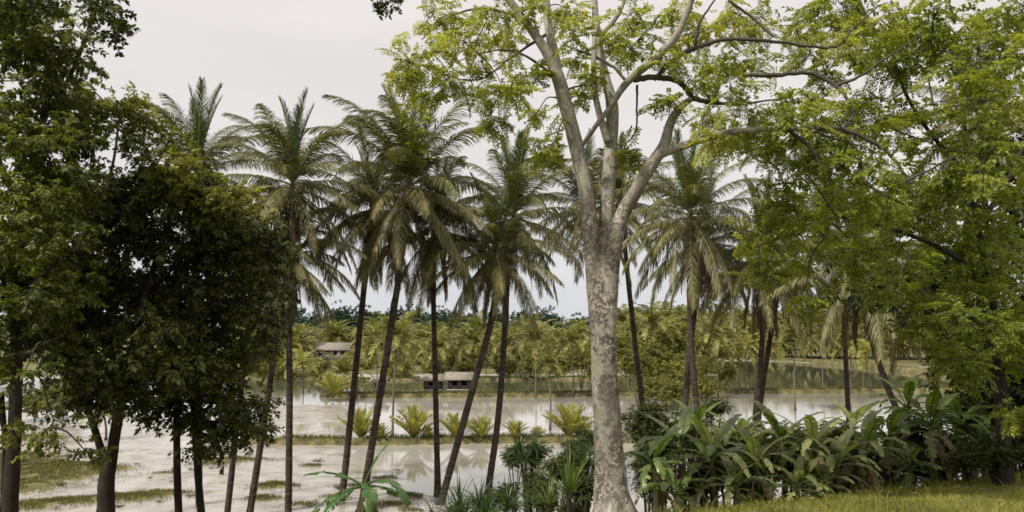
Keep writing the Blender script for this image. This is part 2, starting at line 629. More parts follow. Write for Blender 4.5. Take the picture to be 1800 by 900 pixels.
wv = np.array([(-6000, 20, 0), (6000, 20, 0), (6000, 6000, 0), (-6000, 6000, 0)])
wo = MB().add(wv, [(0, 1, 2, 3)]).build('water', M['water'])
wo['kind'] = 'structure'


# ------------------------------------------------------------------ grass
def grass_mesh(pts, h, wd, nper=1, lean=.5):
    """pts (n,3); one bent blade per point"""
    n = len(pts)
    az = rng.uniform(0, 2 * np.pi, n)
    fa = rng.uniform(0, 2 * np.pi, n)
    hh = h * rng.uniform(.45, 1.25, n)
    side = np.stack([np.cos(fa), np.sin(fa), np.zeros(n)], 1) * (wd * rng.uniform(.6, 1.3, n))[:, None]
    ln = np.stack([np.cos(az), np.sin(az), np.zeros(n)], 1) * (hh * lean * rng.uniform(.2, 1.2, n))[:, None]
    up = np.zeros((n, 3))
    up[:, 2] = hh
    a = pts - side
    b = pts + side
    mid = pts + up * .55 + ln * .3
    c = mid + side * .8
    d = mid - side * .8
    e = pts + up * .92 + ln
    V = np.stack([a, b, c, d, e], 1).reshape(-1, 3)
    k = np.arange(n)[:, None] * 5
    return V, k + np.array([0, 1, 2, 3]), k + np.array([3, 2, 4])


# the near bank, thick with grass
n = 150000
gx = rng.uniform(-.5, 12.5, n)
gy = rng.uniform(7.5, 16, n)
edge = 10.9 + np.clip(gx - 1.9, 0, 30) * 0.40 + .5
cl = wob(gx, gy, .35)
keep = (gy < edge + 1.2) & (np.abs(gx) < gy * .8) & (cl > -.55)
gx, gy, cl = gx[keep], gy[keep], cl[keep]
pts = np.stack([gx, gy, terrain(gx, gy) - .01], 1)
V, Q, T = grass_mesh(pts, .085, .0045, lean=.9)
mb = MB().add(V, Q, T)
# taller seed tufts
k = 9000
gx = rng.uniform(1, 12.5, k); gy = rng.uniform(9, 16, k)
keep = (wob(gx, gy, .5) > .25) & (gy < 12 + np.clip(gx - 1.9, 0, 30) * .4)
gx, gy = gx[keep], gy[keep]
V, Q, T = grass_mesh(np.stack([gx, gy, terrain(gx, gy)], 1), .24, .005, lean=.8)
mb.add(V, Q, T)
o = mb.build('bank_grass', M['grass'])
o['kind'] = 'stuff'; o['label'] = 'short yellow green grass covering the near bank at lower right'; o['category'] = 'grass'


def dike(path, width, height, name='dike', tuft=.3, dens=60, kindlabel=None, mat=None):
    path = catmull(path, 14)
    n = len(path)
    T = np.gradient(path, axis=0)
    T /= np.linalg.norm(T, axis=1)[:, None]
    S_ = np.stack([T[:, 1], -T[:, 0], 0 * T[:, 0]], 1)
    prof = np.array([(-1.0, -.5), (-.7, .35), (-.45, .9), (0, 1.0), (.45, .92), (.7, .4), (1.0, -.5)])
    rows = []
    for i in range(n):
        ww = width / 2 * (1 + .3 * math.sin(i * .9) * rng.uniform(.3, 1) + rng.uniform(-.1, .1))
        for (a_, b_) in prof:
            q = path[i] + S_[i] * a_ * ww
            rows.append((q[0], q[1], b_ * height * rng.uniform(.85, 1.15)))
    m_ = len(prof)
    Q = [(i * m_ + k, i * m_ + k + 1, (i + 1) * m_ + k + 1, (i + 1) * m_ + k) for i in range(n - 1) for k in range(m_ - 1)]
    o = MB().add(rows, Q).build(name, M['dike_soil'])
    o['kind'] = 'structure'
    length = np.linalg.norm(np.diff(path, axis=0), axis=1).sum()
    k = int(length * dens)
    t = rng.uniform(0, n - 1.001, k)
    i = t.astype(int)
    f = (t - i)[:, None]
    base = path[i] * (1 - f) + path[i + 1] * f
    off = rng.normal(0, .3, k).clip(-.85, .85)
    base = base + S_[i] * (off * width / 2)[:, None]
    base[:, 2] = height * (1 - off ** 2 * 1.1) - .03
    sel = wob(base[:, 0], base[:, 1], 1.3) > -.5
    DG.append(grass_mesh(base[sel], tuft, .018 * max(1, path[:, 1].mean() / 50), lean=.7))
    return o


DG = []
M['dike_soil'] = noise_mat('grassy_dike_soil', [(.35, (.05, .045, .025)), (.5, (.11, .10, .04)), (.7, (.20, .18, .08))], .8, coord='Object', bump=.5, bdist=.1)


def W(px, py):
    """water-level point seen at a pixel"""
    d = CAM_Z * FPX / (py - HOR)
    # exact: P() along the ray
    p1 = P(px, py, 1.0)
    k = CAM_Z / (CAM_Z - p1.z)
    return (p1.x * k, k, 0.0)


dike([W(430, 778), W(500, 779), W(600, 780), W(700, 779), W(800, 777), W(900, 776), W(1000, 776), W(1200, 775)], 2.2, .38, dens=150, tuft=.32)
dike([W(566, 697), W(700, 698), W(850, 697), W(1000, 696), W(1150, 694), W(1300, 691), W(1450, 690), W(1620, 688), W(1800, 686)], 2.2, .45, dens=110, tuft=.35)
dike([W(1330, 631), W(1400, 636), W(1480, 642), W(1560, 650), W(1640, 658), W(1760, 664)], 2.4, .9, name='dike', dens=12, tuft=.4)
dike([W(640, 671), W(760, 668), W(900, 668), W(1050, 667)], 2.2, .35, dens=60, tuft=.4)
dike([W(380, 655), W(440, 664), W(500, 668), W(560, 660), (W(575, 640))], 4.0, .5, dens=120, tuft=.55)
mb = MB()
for V, Q, T in DG:
    mb.add(V, Q, T)
o = mb.build('dike_grass', M['dike_grass'])
o['kind'] = 'stuff'; o['label'] = 'rough olive grass growing along the pond dikes'; o['category'] = 'grass'

# grass on the mud islands and the near edges
mb = MB()
for (mx_, my_, rx, ry, h) in MOUNDS:
    k = int(900 * rx * ry)
    qx = mx_ + rng.normal(0, rx * .5, k); qy = my_ + rng.normal(0, ry * .5, k)
    z = terrain(qx, qy)
    s_ = (z > .06) & (wob(qx, qy, .6) > -.35)
    V, Q, T = grass_mesh(np.stack([qx, qy, z], 1)[s_], .14, .012, lean=.9)
    mb.add(V, Q, T)
o = mb.build('marsh_grass', M['dike_grass'])
o['kind'] = 'stuff'; o['label'] = 'low marsh grass on the mud islands below the palms'; o['category'] = 'grass'

# ------------------------------------------------------------------ leaf sprays
def leaf_quad(base, direc, normal, ln, wd, droop=.15):
    """arrays (n,3): a leaf folded into two halves, four points round a midrib"""
    s_ = np.cross(direc, normal)
    s_ /= np.linalg.norm(s_, axis=1)[:, None] + 1e-9
    nn_ = np.cross(s_, direc)
    ln = np.asarray(ln)[:, None]; wd = np.asarray(wd)[:, None]
    tip = base + direc * ln - nn_ * ln * droop
    mid = base + direc * ln * .45
    l_ = mid + s_ * wd + nn_ * wd * .35
    r_ = mid - s_ * wd + nn_ * wd * .35
    V = np.stack([base, l_, tip, r_, mid + direc * 0], 1)
    k = np.arange(len(base))[:, None] * 5
    T = np.concatenate([k + np.array([0, 1, 4]), k + np.array([1, 2, 4]), k + np.array([0, 4, 3]), k + np.array([4, 2, 3])])
    return V.reshape(-1, 3), T


def leaf_flat(base, direc, normal, ln, wd, droop=.15):
    s_ = np.cross(direc, normal)
    s_ /= np.linalg.norm(s_, axis=1)[:, None] + 1e-9
    nn_ = np.cross(s_, direc)
    ln = np.asarray(ln)[:, None]; wd = np.asarray(wd)[:, None]
    tip = base + direc * ln - nn_ * ln * droop
    mid = base + direc * ln * .45
    V = np.stack([base, mid + s_ * wd, tip, mid - s_ * wd], 1)
    k = np.arange(len(base))[:, None] * 4
    return V.reshape(-1, 3), np.concatenate([k + np.array([0, 1, 2]), k + np.array([0, 2, 3])])


def norm(a):
    return a / (np.linalg.norm(a, axis=-1, keepdims=True) + 1e-9)


def spray_pinnate(seed):
    """a feathery twig about 0.45 m long along +X with leaflets in pairs on short side stalks"""
    r_ = np.random.default_rng(seed)
    B, D, Nn, Ln, Wd = [], [], [], [], []
    Lr = .42
    for s_ in np.linspace(.12, 1, 7):
        for sg in (-1, 1):
            pd = np.array([.75, sg * .8, -.12 - .2 * r_.random()])
            pd /= np.linalg.norm(pd)
            start = np.array([Lr * s_, 0, -.10 * s_ * s_])
            pl = .17 * (1.15 - .5 * s_)
            for q in np.linspace(.25, 1, 4):
                for sg2 in (-1, 1):
                    b = start + pd * pl * q + np.array([0, 0, -.03 * q])
                    dd_ = pd * .5 + np.cross(pd, [0, 0, 1]) * sg2 * .8 + r_.normal(0, .22, 3)
                    B.append(b); D.append(dd_); Nn.append(np.array([0, 0, 1.]) + r_.normal(0, .35, 3))
                    Ln.append(.062 * r_.uniform(.7, 1.25)); Wd.append(.0145 * r_.uniform(.8, 1.25))
    return leaf_flat(np.array(B), norm(np.array(D)), norm(np.array(Nn)), Ln, Wd)


def spray_broad(seed, n=16, ln=.15, wd=.033, Lr=.4, droop=.3):
    """a twig of larger leaves, thick towards its tip"""
    r_ = np.random.default_rng(seed)
    s_ = r_.uniform(.15, 1, n) ** .7
    az = r_.uniform(0, 2 * np.pi, n)
    B = np.stack([Lr * s_, 0 * s_, -.08 * s_ ** 2], 1)
    D = np.stack([.25 + .5 * s_, np.cos(az), np.sin(az) * .55 - droop], 1) + r_.normal(0, .15, (n, 3))
    Nn = np.stack([.25 + 0 * s_, 0 * s_, 1 + 0 * s_], 1) + r_.normal(0, .4, (n, 3))
    return leaf_quad(B, norm(D), norm(Nn), ln * r_.uniform(.65, 1.2, n), wd * r_.uniform(.8, 1.2, n), .2)


PIN = [spray_pinnate(i) for i in range(8)]
BRD = [spray_broad(50 + i) for i in range(8)]
SML0 = None
SML = [spray_broad(90 + i, 18, .09, .024, .3, .1) for i in range(8)]
BIG = [spray_broad(130 + i, 12, .8, .22, 1.2, .15) for i in range(6)]
MIDL = [spray_broad(160 + i, 14, .34, .10, .8, .15) for i in range(6)]


def scatter(mb, temps, pos, dirs, scale):
    n = len(pos)
    which = rng.integers(0, len(temps), n)
    up = norm(np.array([0, 0, 1.]) + rng.normal(0, .22, (n, 3)))
    x_ = norm(dirs)
    y_ = norm(np.cross(up, x_))
    z_ = np.cross(x_, y_)
    Rm = np.stack([x_, y_, z_], -1)
    for t, (V, T) in enumerate(temps):
        s_ = np.where(which == t)[0]
        if not len(s_):
            continue
        VV = np.einsum('nij,vj->nvi', Rm[s_], V) * scale[s_][:, None, None] + pos[s_][:, None]
        TT = (T[None] + (np.arange(len(s_)) * len(V))[:, None, None]).reshape(-1, 3)
        mb.add(VV.reshape(-1, 3), None, TT)


def blob_points(c, r, n, flat=.8, shell=.45, layers=False):
    u = norm(rng.normal(0, 1, (n, 3)))
    rad = rng.random(n) ** shell
    # lumpy outline
    a = np.arctan2(u[:, 1], u[:, 0])
    lump = 1 + .25 * np.sin(3 * a + rng.uniform(0, 6)) + .2 * np.sin(7 * u[:, 2] * 2 + rng.uniform(0, 6))
    p = u * (rad * lump)[:, None] * np.array([r, r, r * flat])
    if layers:
        st = r * .5
        p[:, 2] = np.round(p[:, 2] / st) * st + rng.normal(0, st * .13, n) - .18 * (p[:, 0] ** 2 + p[:, 1] ** 2) / max(r, .01)
    d = u * np.array([1, 1, .35]) + rng.normal(0, .35, (n, 3)) - np.array([0, 0, .15])
    return c + p, d


def crown(name, blobs, temps, mat, parent, dens, scale=1.0, d0=12, dspread=1.0, flat=.8, layers=False, skel=None, twig_mat=None, subn=5, far=False, tr=.012, subr=(.4, .62)):
    """blobs: (px, py, rpx[, d][, density]); every blob is several sub-clumps at varied depth"""
    mb = MB()
    tw = MB()
    for b in blobs:
        px, py, rp = b[:3]
        d = (b[3] if len(b) > 3 and b[3] else d0) + rng.uniform(-dspread, dspread)
        k = b[4] if len(b) > 4 else 1.0
        c = np.array(P(px, py, d))
        r = rp / FPX * d
        subs = [c + norm(rng.normal(0, 1, 3)) * r * rng.uniform(.25, .8) * np.array([1, 1, .8]) for _ in range(subn)]
        tot = dens * k * r * r
        hub = c
        if skel is not None:
            q0 = skel[np.argmin(np.linalg.norm(skel - c, axis=1) + np.abs(skel[:, 2] - c[2]) * .3)]
            ln_ = np.linalg.norm(c - q0)
            path = catmull([q0, q0 * .6 + c * .4 + rng.normal(0, .09, 3) * ln_ + np.array([0, 0, .08 * ln_]), q0 * .25 + c * .75 + rng.normal(0, .08, 3) * ln_, c], 5)
            V, Q, T = tube(path, np.linspace(tr * 1.8, tr * .7, len(path)), 5, cap=False)
            tw = MB()
            tw.add(V, Q)
            skel = np.vstack([skel, path[6:]])
        for s_ in subs:
            rs = r * rng.uniform(*subr)
            nn_ = max(3, int(tot / subn * rng.uniform(.6, 1.4)))
            pp, dd_ = blob_points(s_, rs, nn_, flat, layers=layers)
            scatter(mb, temps, pp, dd_, scale * rng.uniform(.75, 1.25, len(pp)))
            if skel is not None:
                q0 = hub
                mid = (q0 + s_) / 2 + rng.normal(0, .12, 3) * np.linalg.norm(s_ - q0)
                V, Q, T = tube(catmull([q0, mid, s_], 4), np.linspace(tr * .8, tr * .3, 9), 5, cap=False)
                tw.add(V, Q)
        if skel is not None:
            tw.build('branch', twig_mat or M['twig'], parent)
    o = mb.build(name, mat, parent, smooth=False)
    return o


def px_path(pts, d):
    """pts: (px, py, width_px[, depth offset]) -> smooth world path and radii"""
    q = [list(P(p[0], p[1], d + (p[3] if len(p) > 3 else 0))) + [p[2] / 2 / FPX * d] for p in pts]
    q = catmull(q, 6)
    return q[:, :3], q[:, 3]


# ------------------------------------------------------------------ the main tree
D0 = 10.0
base = P(1080, 914, D0)
main = thing('spreading_tree', 'tall forked tree with pale blotched trunk in the foreground right of centre', 'tree', (base.x, base.y, base.z))
limbs = [
    [(1079, 945, 82), (1079, 905, 72), (1077, 860, 66), (1074, 800, 58), (1068, 700, 53), (1064, 620, 49), (1062, 560, 46), (1060, 500, 38), (1060, 450, 22)],
    [(1060, 640, 34), (1054, 560, 36), (1048, 490, 35), (1042, 420, 33), (1032, 330, 31), (1014, 250, 30), (1000, 195, 29), (985, 140, 28), (966, 95, 23), (935, 50, 18), (895, -5, 16), (860, -60, 13)],
    [(985, 140, 23, .05), (976, 90, 21, .15), (968, 50, 19, .25), (962, -10, 17, .35), (958, -80, 14, .5)],
    [(1066, 620, 34, .03), (1066, 540, 34, .05), (1067, 460, 33, .08), (1069, 390, 31, .1), (1072, 330, 29, .15), (1077, 250, 28, .2), (1079, 185, 26, .2), (1068, 140, 20, .2), (1058, 90, 18, .3), (1050, 30, 15, .3), (1046, -50, 12, .4)],
    [(1072, 250, 18, .1), (1054, 190, 14, 0), (1047, 140, 13, 0), (1048, 70, 12, .1), (1052, 40, 11, .2)],
    [(1058, 62, 11, .3), (1078, 42, 11, .3), (1095, 15, 10, .3), (1110, -30, 8, .4)],
    [(1070, 620, 32, -.02), (1074, 530, 33, -.04), (1080, 450, 33, -.06), (1092, 390, 31, -.1), (1118, 340, 28, -.15), (1148, 290, 26, -.2), (1170, 255, 22, -.2), (1182, 215, 19, -.2), (1200, 188, 16, -.2), (1220, 172, 13, -.15)],
    [(1160, 272, 17, -.2), (1190, 262, 17, -.3), (1240, 244, 16, -.45), (1300, 231, 14, -.6), (1360, 226, 12, -.8), (1430, 226, 10, -.9)],
    [(1026, 256, 10, -.15), (1050, 222, 11, -.3), (1078, 185, 12, -.35), (1105, 145, 16, -.35), (1150, 106, 17, -.4), (1188, 68, 15, -.5), (1208, 30, 14, -.6), (1225, -20, 12, -.7)],
]
mb = MB()
skel = []
for l_ in limbs:
    p_, r_ = px_path([(q[0] - 3, q[1], q[2] * .9) + tuple(q[3:]) for q in l_], D0)
    V, Q, T = tube(p_, r_, 14, wob_=.05)
    mb.add(V, Q, T)
    skel.append(p_[len(p_) // 2:])
# root flare
bx_ = P(1080, 905, D0)
for a_ in np.linspace(0, 2 * np.pi, 6, endpoint=False) + .3:
    q = np.array([(bx_.x, bx_.y, bx_.z + .45), (bx_.x + .24 * math.cos(a_), bx_.y + .24 * math.sin(a_), bx_.z + .02), (bx_.x + .5 * math.cos(a_), bx_.y + .5 * math.sin(a_), bx_.z - .25)])
    q = catmull(q, 5)
    V, Q, T = tube(q, np.linspace(.13, .05, len(q)), 8)
    mb.add(V, Q, T)
tr_o = mb.build('trunk', M['main_bark'], main)
md = tr_o.modifiers.new('fuse', 'REMESH')
md.mode = 'VOXEL'
md.voxel_size = .02
md.use_smooth_shade = True
ms_ = tr_o.modifiers.new('soften', 'SMOOTH')
ms_.factor = .6
ms_.iterations = 6

branches = [
    [(1115, 140, 12, -.35), (1145, 136, 12, -.3), (1185, 140, 13, -.25), (1205, 155, 14, -.2), (1220, 175, 13, -.15)],
    [(1212, 172, 12, -.15), (1250, 180, 9, -.2), (1300, 183, 7, -.3), (1360, 175, 5, -.4)],
    [(1150, 140, 8, -.3), (1180, 108, 9, -.3), (1215, 88, 10, -.4), (1270, 70, 9, -.5), (1340, 71, 8, -.6), (1410, 80, 7, -.6), (1470, 82, 6, -.6), (1500, 50, 5, -.6), (1545, 10, 4, -.6)],
    [(1012, 88, 5, .1), (1040, 97, 6, .1), (1078, 118, 8, 0), (1100, 142, 9, -.3)],
    [(1120, 150, 5, -.3), (1119, 190, 4, -.3), (1118, 228, 4, -.3), (1098, 258, 3, -.25)],
    [(1222, 85, 7, -.4), (1230, 40, 6, -.4), (1260, -5, 5, -.4)],
    [(985, 150, 6, .1), (950, 115, 6, .2), (900, 90, 5, .3), (850, 92, 4, .4), (800, 110, 3, .5)],
    [(960, 60, 7, .2), (900, 100, 5, .4), (840, 140, 4, .5), (770, 130, 3, .6)],
    [(920, 30, 7, .2), (850, 15, 6, .4), (790, 30, 4, .5), (740, 70, 3, .6)],
    [(990, 160, 5, 0), (1020, 150, 4, 0), (1045, 152, 4, 0)],
    [(1420, 226, 10, -.9), (1475, 226, 9, -1.0), (1520, 243, 8, -1.1), (1560, 268, 8, -1.1), (1588, 305, 7, -1.1), (1606, 345, 5, -1.1)],
    [(1478, 228, 8, -1.0), (1508, 270, 8, -1.0), (1518, 315, 8, -1.0), (1550, 340, 7, -1.1), (1590, 360, 5, -1.2)],
    [(1385, 228, 8, -.9), (1420, 255, 8, -.9), (1440, 285, 6, -.9), (1450, 330, 4, -.9)],
    [(1590, 320, 6, -1.1), (1630, 300, 5, -1.1), (1680, 272, 4, -1.2)],
    [(1290, 130, 5, -.3), (1350, 133, 9, -.4), (1420, 128, 9, -.5), (1465, 148, 9, -.6), (1490, 175, 8, -.7), (1497, 205, 7, -.8), (1480, 228, 7, -.9)],
    [(1470, 150, 7, -.6), (1510, 135, 6, -.6), (1560, 100, 5, -.7), (1620, 60, 4, -.7)],
    [(1280, 0, 5, -.5), (1320, 30, 6, -.5), (1360, 65, 6, -.6)],
]
for l_ in branches:
    p_, r_ = px_path(l_, D0)
    p_ = p_ + rng.normal(0, .004, p_.shape)
    r_ = r_ * np.linspace(.95, .6, len(r_))
    V, Q, T = tube(p_, r_, 8, wob_=.05)
    MB().add(V, Q, T).build('branch', M['dark_branch'] if 'dark_branch' in M else M['twig'], main)
    skel.append(p_)
skel = np.concatenate(skel)

mblobs = [(750, 40, 45), (800, 30, 40), (815, 75, 45), (765, 90, 38), (722, 110, 26), (706, 132, 14), (790, 130, 36), (850, 60, 30), (850, 120, 34), (880, 150, 36), (915, 140, 34),
          (895, 60, 24), (940, 130, 26), (940, 15, 34), (830, 165, 30), (760, 160, 18), (870, 20, 24), (1010, 55, 26), (1000, 15, 28), (1015, 100, 16), (1110, 85, 36), (1145, 50, 40), (1110, 25, 34), (1185, 20, 38), (1170, 100, 24),
          (1235, 55, 40), (1265, 110, 40), (1230, 140, 24), (1290, 55, 36), (1290, 160, 36), (1260, 205, 28), (1320, 110, 42), (1340, 30, 45), (1330, 200, 38), (1290, 250, 26), (1375, 180, 40), (1400, 50, 48), (1170, 175, 14), (1085, 70, 20),
          (955, 275, 16), (965, 255, 10), (940, 200, 10), (870, 210, 12), (1100, 270, 14), (1010, 170, 12), (1350, 260, 30), (1390, 245, 30), (1440, 190, 34), (1450, 130, 36), (1465, 60, 42), (1200, 70, 20), (1040, 130, 10),
          (1280, 20, 36), (1300, 230, 20), (1250, 240, 16), (1420, 100, 26)]
crown('crown', mblobs, PIN[:4] + SML[:5], M['main_leaf'], main, dens=35, d0=9.9, dspread=.9, skel=skel, scale=.66, flat=.7, tr=.006, subn=8, subr=(.2, .42))

# ------------------------------------------------------------------ the tree on the right, behind the main one
rb = P(1768, 850, 12.5)
rt = thing('green_tree', 'leafy bright green tree with dark trunk at the right edge', 'tree', (rb.x, rb.y, tz(rb.x, rb.y)))
rl = [[(1772, 900, 46), (1768, 820, 40), (1760, 700, 34), (1752, 600, 30), (1735, 480, 26), (1715, 380, 20), (1700, 280, 15), (1690, 160, 11), (1680, 60, 8)],
      [(1745, 540, 22), (1700, 470, 16, -.4), (1640, 430, 12, -.8), (1560, 400, 9, -1.2), (1470, 380, 6, -1.4)],
      [(1720, 400, 18), (1780, 300, 12, .3), (1820, 200, 10, .4), (1850, 80, 8, .4)],
      [(1705, 310, 14), (1640, 240, 11, -.4), (1590, 160, 9, -.6), (1560, 60, 7, -.8)],
      [(1750, 590, 18), (1800, 520, 14, -.5), (1860, 470, 10, -.6)],
      [(1757, 660, 16), (1700, 610, 12, -.4), (1650, 580, 8, -.8), (1620, 560, 6, -.9)]]
mb = MB(); sk = []
for l_ in rl:
    p_, r_ = px_path([(q[0], q[1], q[2] * .6) + tuple(q[3:]) for q in l_], 12.5)
    mb.add(*tube(p_, r_, 10, wob_=.04))
    sk.append(p_[4:])
mb.build('trunk', M['dark_bark'], rt)
sk = np.concatenate(sk)
rblobs = [(1350, 245, 34, 9.6), (1400, 215, 38, 9.4), (1455, 215, 40, 9.3), (1510, 245, 36, 9.2), (1560, 290, 40, 9.2), (1480, 290, 34, 9.4), (1420, 285, 32, 9.6), (1540, 335, 36, 9.2), (1600, 60, 50), (1560, 20, 50), (1500, 10, 44), (1430, 30, 50), (1500, 75, 50), (1590, 90, 50), (1660, 90, 50), (1750, 130, 50), (1790, 30, 50), (1420, 170, 34), (1540, 215, 34), (1620, 190, 30), (1660, 290, 46), (1740, 320, 50), (1600, 330, 46), (1510, 375, 46), (1440, 375, 40), (1640, 420, 50), (1720, 420, 50), (1580, 440, 46), (1660, 555, 40), (1760, 480, 50), (1370, 360, 36), (1740, 610, 34), (1800, 560, 40), (1480, 25, 55), (1560, 45, 60), (1640, 35, 66), (1720, 50, 62), (1785, 90, 55, 0, .8), (1540, 120, 50), (1600, 110, 46), (1700, 125, 44), (1775, 180, 52), (1500, 180, 40), (1570, 190, 34),
          (1680, 235, 46), (1760, 260, 50), (1600, 255, 30), (1700, 300, 60), (1780, 340, 56), (1355, 330, 40), (1420, 320, 38), (1480, 330, 44), (1550, 370, 46), (1620, 370, 52), (1700, 390, 58),
          (1335, 385, 30), (1385, 395, 40), (1450, 415, 44), (1530, 430, 46), (1600, 450, 52), (1680, 450, 56), (1765, 430, 56), (1565, 500, 36), (1640, 515, 52), (1625, 570, 40), (1700, 520, 46), (1785, 500, 46),
          (1745, 570, 46), (1795, 590, 40), (1325, 440, 20), (1665, 610, 22), (1345, 480, 18), (1500, 470, 30), (1400, 460, 26), (1800, 10, 46), (1680, 180, 24), (1620, 320, 34), (1480, 250, 20), (1430, 255, 16), (1760, 630, 30), (1700, 640, 20), (1410, 520, 16), (1780, 720, 12)]
crown('crown', rblobs, SML + PIN[:3], M['right_leaf'], rt, dens=150, d0=11.6, dspread=1.3, skel=sk, scale=.9, flat=.75, tr=.008, subn=8, subr=(.28, .5))

# a tree behind it; its dark leaf colour stands in for deep shade
rb2 = P(1745, 790, 17)
rt2 = thing('shade_tree', 'dark shaded tree behind the bright green tree at far right', 'tree', (rb2.x, rb2.y, tz(rb2.x, rb2.y)))
mb = MB(); sk = []
for l_ in [[(1745, 870, 30), (1742, 760, 26), (1738, 640, 22), (1725, 520, 18), (1700, 380, 12), (1660, 260, 8)], [(1742, 720, 16), (1775, 620, 13, .4), (1800, 520, 10, .6), (1830, 400, 8, .8)],
           [(1778, 860, 16, 1), (1776, 760, 13, 1), (1790, 640, 11, 1), (1800, 540, 8, 1)], [(1712, 850, 12, .8), (1716, 760, 10, .8), (1725, 660, 9, .6), (1722, 560, 7, .6)]]:
    p_, r_ = px_path(l_, 17)
    mb.add(*tube(p_, r_, 9, wob_=.05)); sk.append(p_[4:])
mb.build('trunk', M['dark_bark'], rt2)
b2 = [(1715, 760, 30), (1755, 700, 44), (1790, 740, 44), (1730, 660, 40), (1800, 640, 44), (1765, 600, 44), (1700, 700, 34), (1740, 740, 30), (1780, 760, 34), (1720, 600, 50), (1760, 650, 50), (1800, 690, 46), (1690, 640, 34), (1600, 480, 46), (1660, 520, 40), (1500, 500, 30, 0, .8), (1720, 640, 40), (1770, 640, 44), (1745, 690, 34), (1790, 700, 34), (1700, 580, 44), (1770, 560, 55), (1640, 470, 50), (1720, 470, 60), (1560, 380, 50, 0, .6), (1660, 330, 60, 0, .7), (1760, 380, 60), (1740, 240, 60, 0, .7), (1800, 300, 50),
      (1600, 540, 30, 0, .5), (1800, 430, 50), (1810, 620, 40), (1480, 430, 40, 0, .6), (1420, 370, 40, 0, .5), (1820, 560, 50), (1620, 90, 50, 0, .5), (1740, 100, 50, 0, .5), (1520, 70, 40, 0, .4)]
crown('crown', b2, BRD, M['shrub_leaf'], rt2, dens=170, d0=16.5, dspread=1.2, skel=np.concatenate(sk), scale=1.2, tr=.015)

# ------------------------------------------------------------------ trees on the left
D1 = 17.0
lb = P(24, 930, D1)
lt = thing('leafy_tree', 'tall bright topped tree with slim dark trunk at the left edge', 'tree', (lb.x, lb.y, tz(lb.x, lb.y)))
mb = MB(); sk = []
for l_ in [[(14, 1000, 30), (18, 900, 26), (24, 780, 22), (28, 690, 20), (30, 560, 20), (40, 420, 18), (60, 280, 14), (90, 150, 10), (120, 60, 7)], [(20, 800, 10), (0, 720, 9), (-10, 640, 8)], [(5, 900, 10, .3), (8, 780, 8, .3), (3, 690, 8, .2)],
           [(45, 380, 12), (5, 300, 9), (-30, 180, 8), (-40, 60, 6)], [(75, 210, 9), (130, 120, 7), (185, -30, 5), (190, 20, 3)], [(32, 540, 12), (80, 480, 8, -1), (120, 440, 6, -1.3)], [(28, 640, 10), (70, 610, 7, -1), (110, 590, 5, -1.2)]]:
    p_, r_ = px_path(l_, D1)
    mb.add(*tube(p_, r_, 9, wob_=.05)); sk.append(p_[4:])
mb.build('trunk', M['dark_bark'], lt)
skl = np.concatenate(sk)
lbl = [(25, 25, 45), (80, 40, 50), (98, 5, 36), (60, 90, 46), (115, 95, 40), (145, 115, 24), (100, 140, 44, 0, .8), (20, 110, 34, 0, .6), (60, 160, 30, 0, .5), (130, 165, 26), 
       (90, 210, 46), (40, 250, 50, 0, .8), (130, 230, 44), (15, 320, 50), (75, 310, 50), (30, 400, 56), (85, 380, 46), (20, 470, 56), (90, 460, 46), (50, 530, 50), (100, 530, 36), (20, 590, 46), (70, 600, 40), (-20, 200, 50), (-20, 380, 60), (-30, 520, 60), (40, 655, 30),
       (-20, 60, 50), (105, 580, 26), (-30, 650, 40), (120, 330, 36)]
lbl += [(105, 180, 42), (135, 300, 34), (125, 250, 34), (150, 340, 36), (85, 130, 40), (55, 60, 50), (10, 180, 46), (60, 250, 50), (110, 280, 44), (20, 540, 55), (70, 490, 50), (110, 400, 46), (115, 490, 40), (60, 350, 50), (0, 440, 60), (0, 620, 50), (110, 745, 34, 0, .16), (60, 775, 24, 0, .16), (150, 790, 22, 0, .16), (20, 740, 20, 0, .16)]
crown('crown', [(b[0], b[1], b[2] * 1.15) + tuple(b[3:]) for b in lbl], BRD, M['left_mid'], lt, dens=150, d0=16.6, dspread=1.6, skel=skl, scale=.95, flat=.6, layers=True, tr=.012)

crown('hanging_leaves', [(170, -12, 24), (182, 12, 17), (192, 32, 14), (197, 50, 9), (20, 10, 40), (60, 0, 36)], SML, M['shrub_leaf'], lt, dens=260, d0=14, dspread=.2, skel=skl, scale=1.3, tr=.006)
crown('hanging_leaves', [(676, 0, 12), (688, 4, 9), (662, -8, 10)], SML, M['shrub_leaf'], main, dens=160, d0=9, dspread=.1, scale=.5)
D2 = 20.0
lb = P(187, 925, D2)
lt2 = thing('forked_tree', 'dark dense tree with a low V forked trunk standing over the left mud flat', 'tree', (lb.x, lb.y, tz(lb.x, lb.y)))
mb = MB(); sk = []
for l_ in [[(184, 990, 60), (185, 935, 44), (186, 890, 36), (188, 840, 32), (198, 790, 24), (208, 730, 22), (220, 680, 20), (240, 580, 16), (270, 470, 13), (300, 380, 10), (300, 300, 6)], [(186, 860, 26), (180, 800, 18), (165, 750, 14), (152, 705, 14), (140, 620, 12), (150, 520, 10), (170, 400, 8), (200, 280, 6), (210, 200, 4)],
           [(230, 640, 9), (290, 570, 7, .5), (350, 510, 5, .8)], [(225, 660, 10), (290, 640, 8, .5), (340, 690, 6, .5)]]:
    p_, r_ = px_path([(q[0], q[1], q[2] * .8) + tuple(q[3:]) for q in l_], D2)
    mb.add(*tube(p_, r_, 10, wob_=.06)); sk.append(p_[6:])
mb.build('trunk', M['dark_bark'], lt2)
skl2 = np.concatenate(sk)
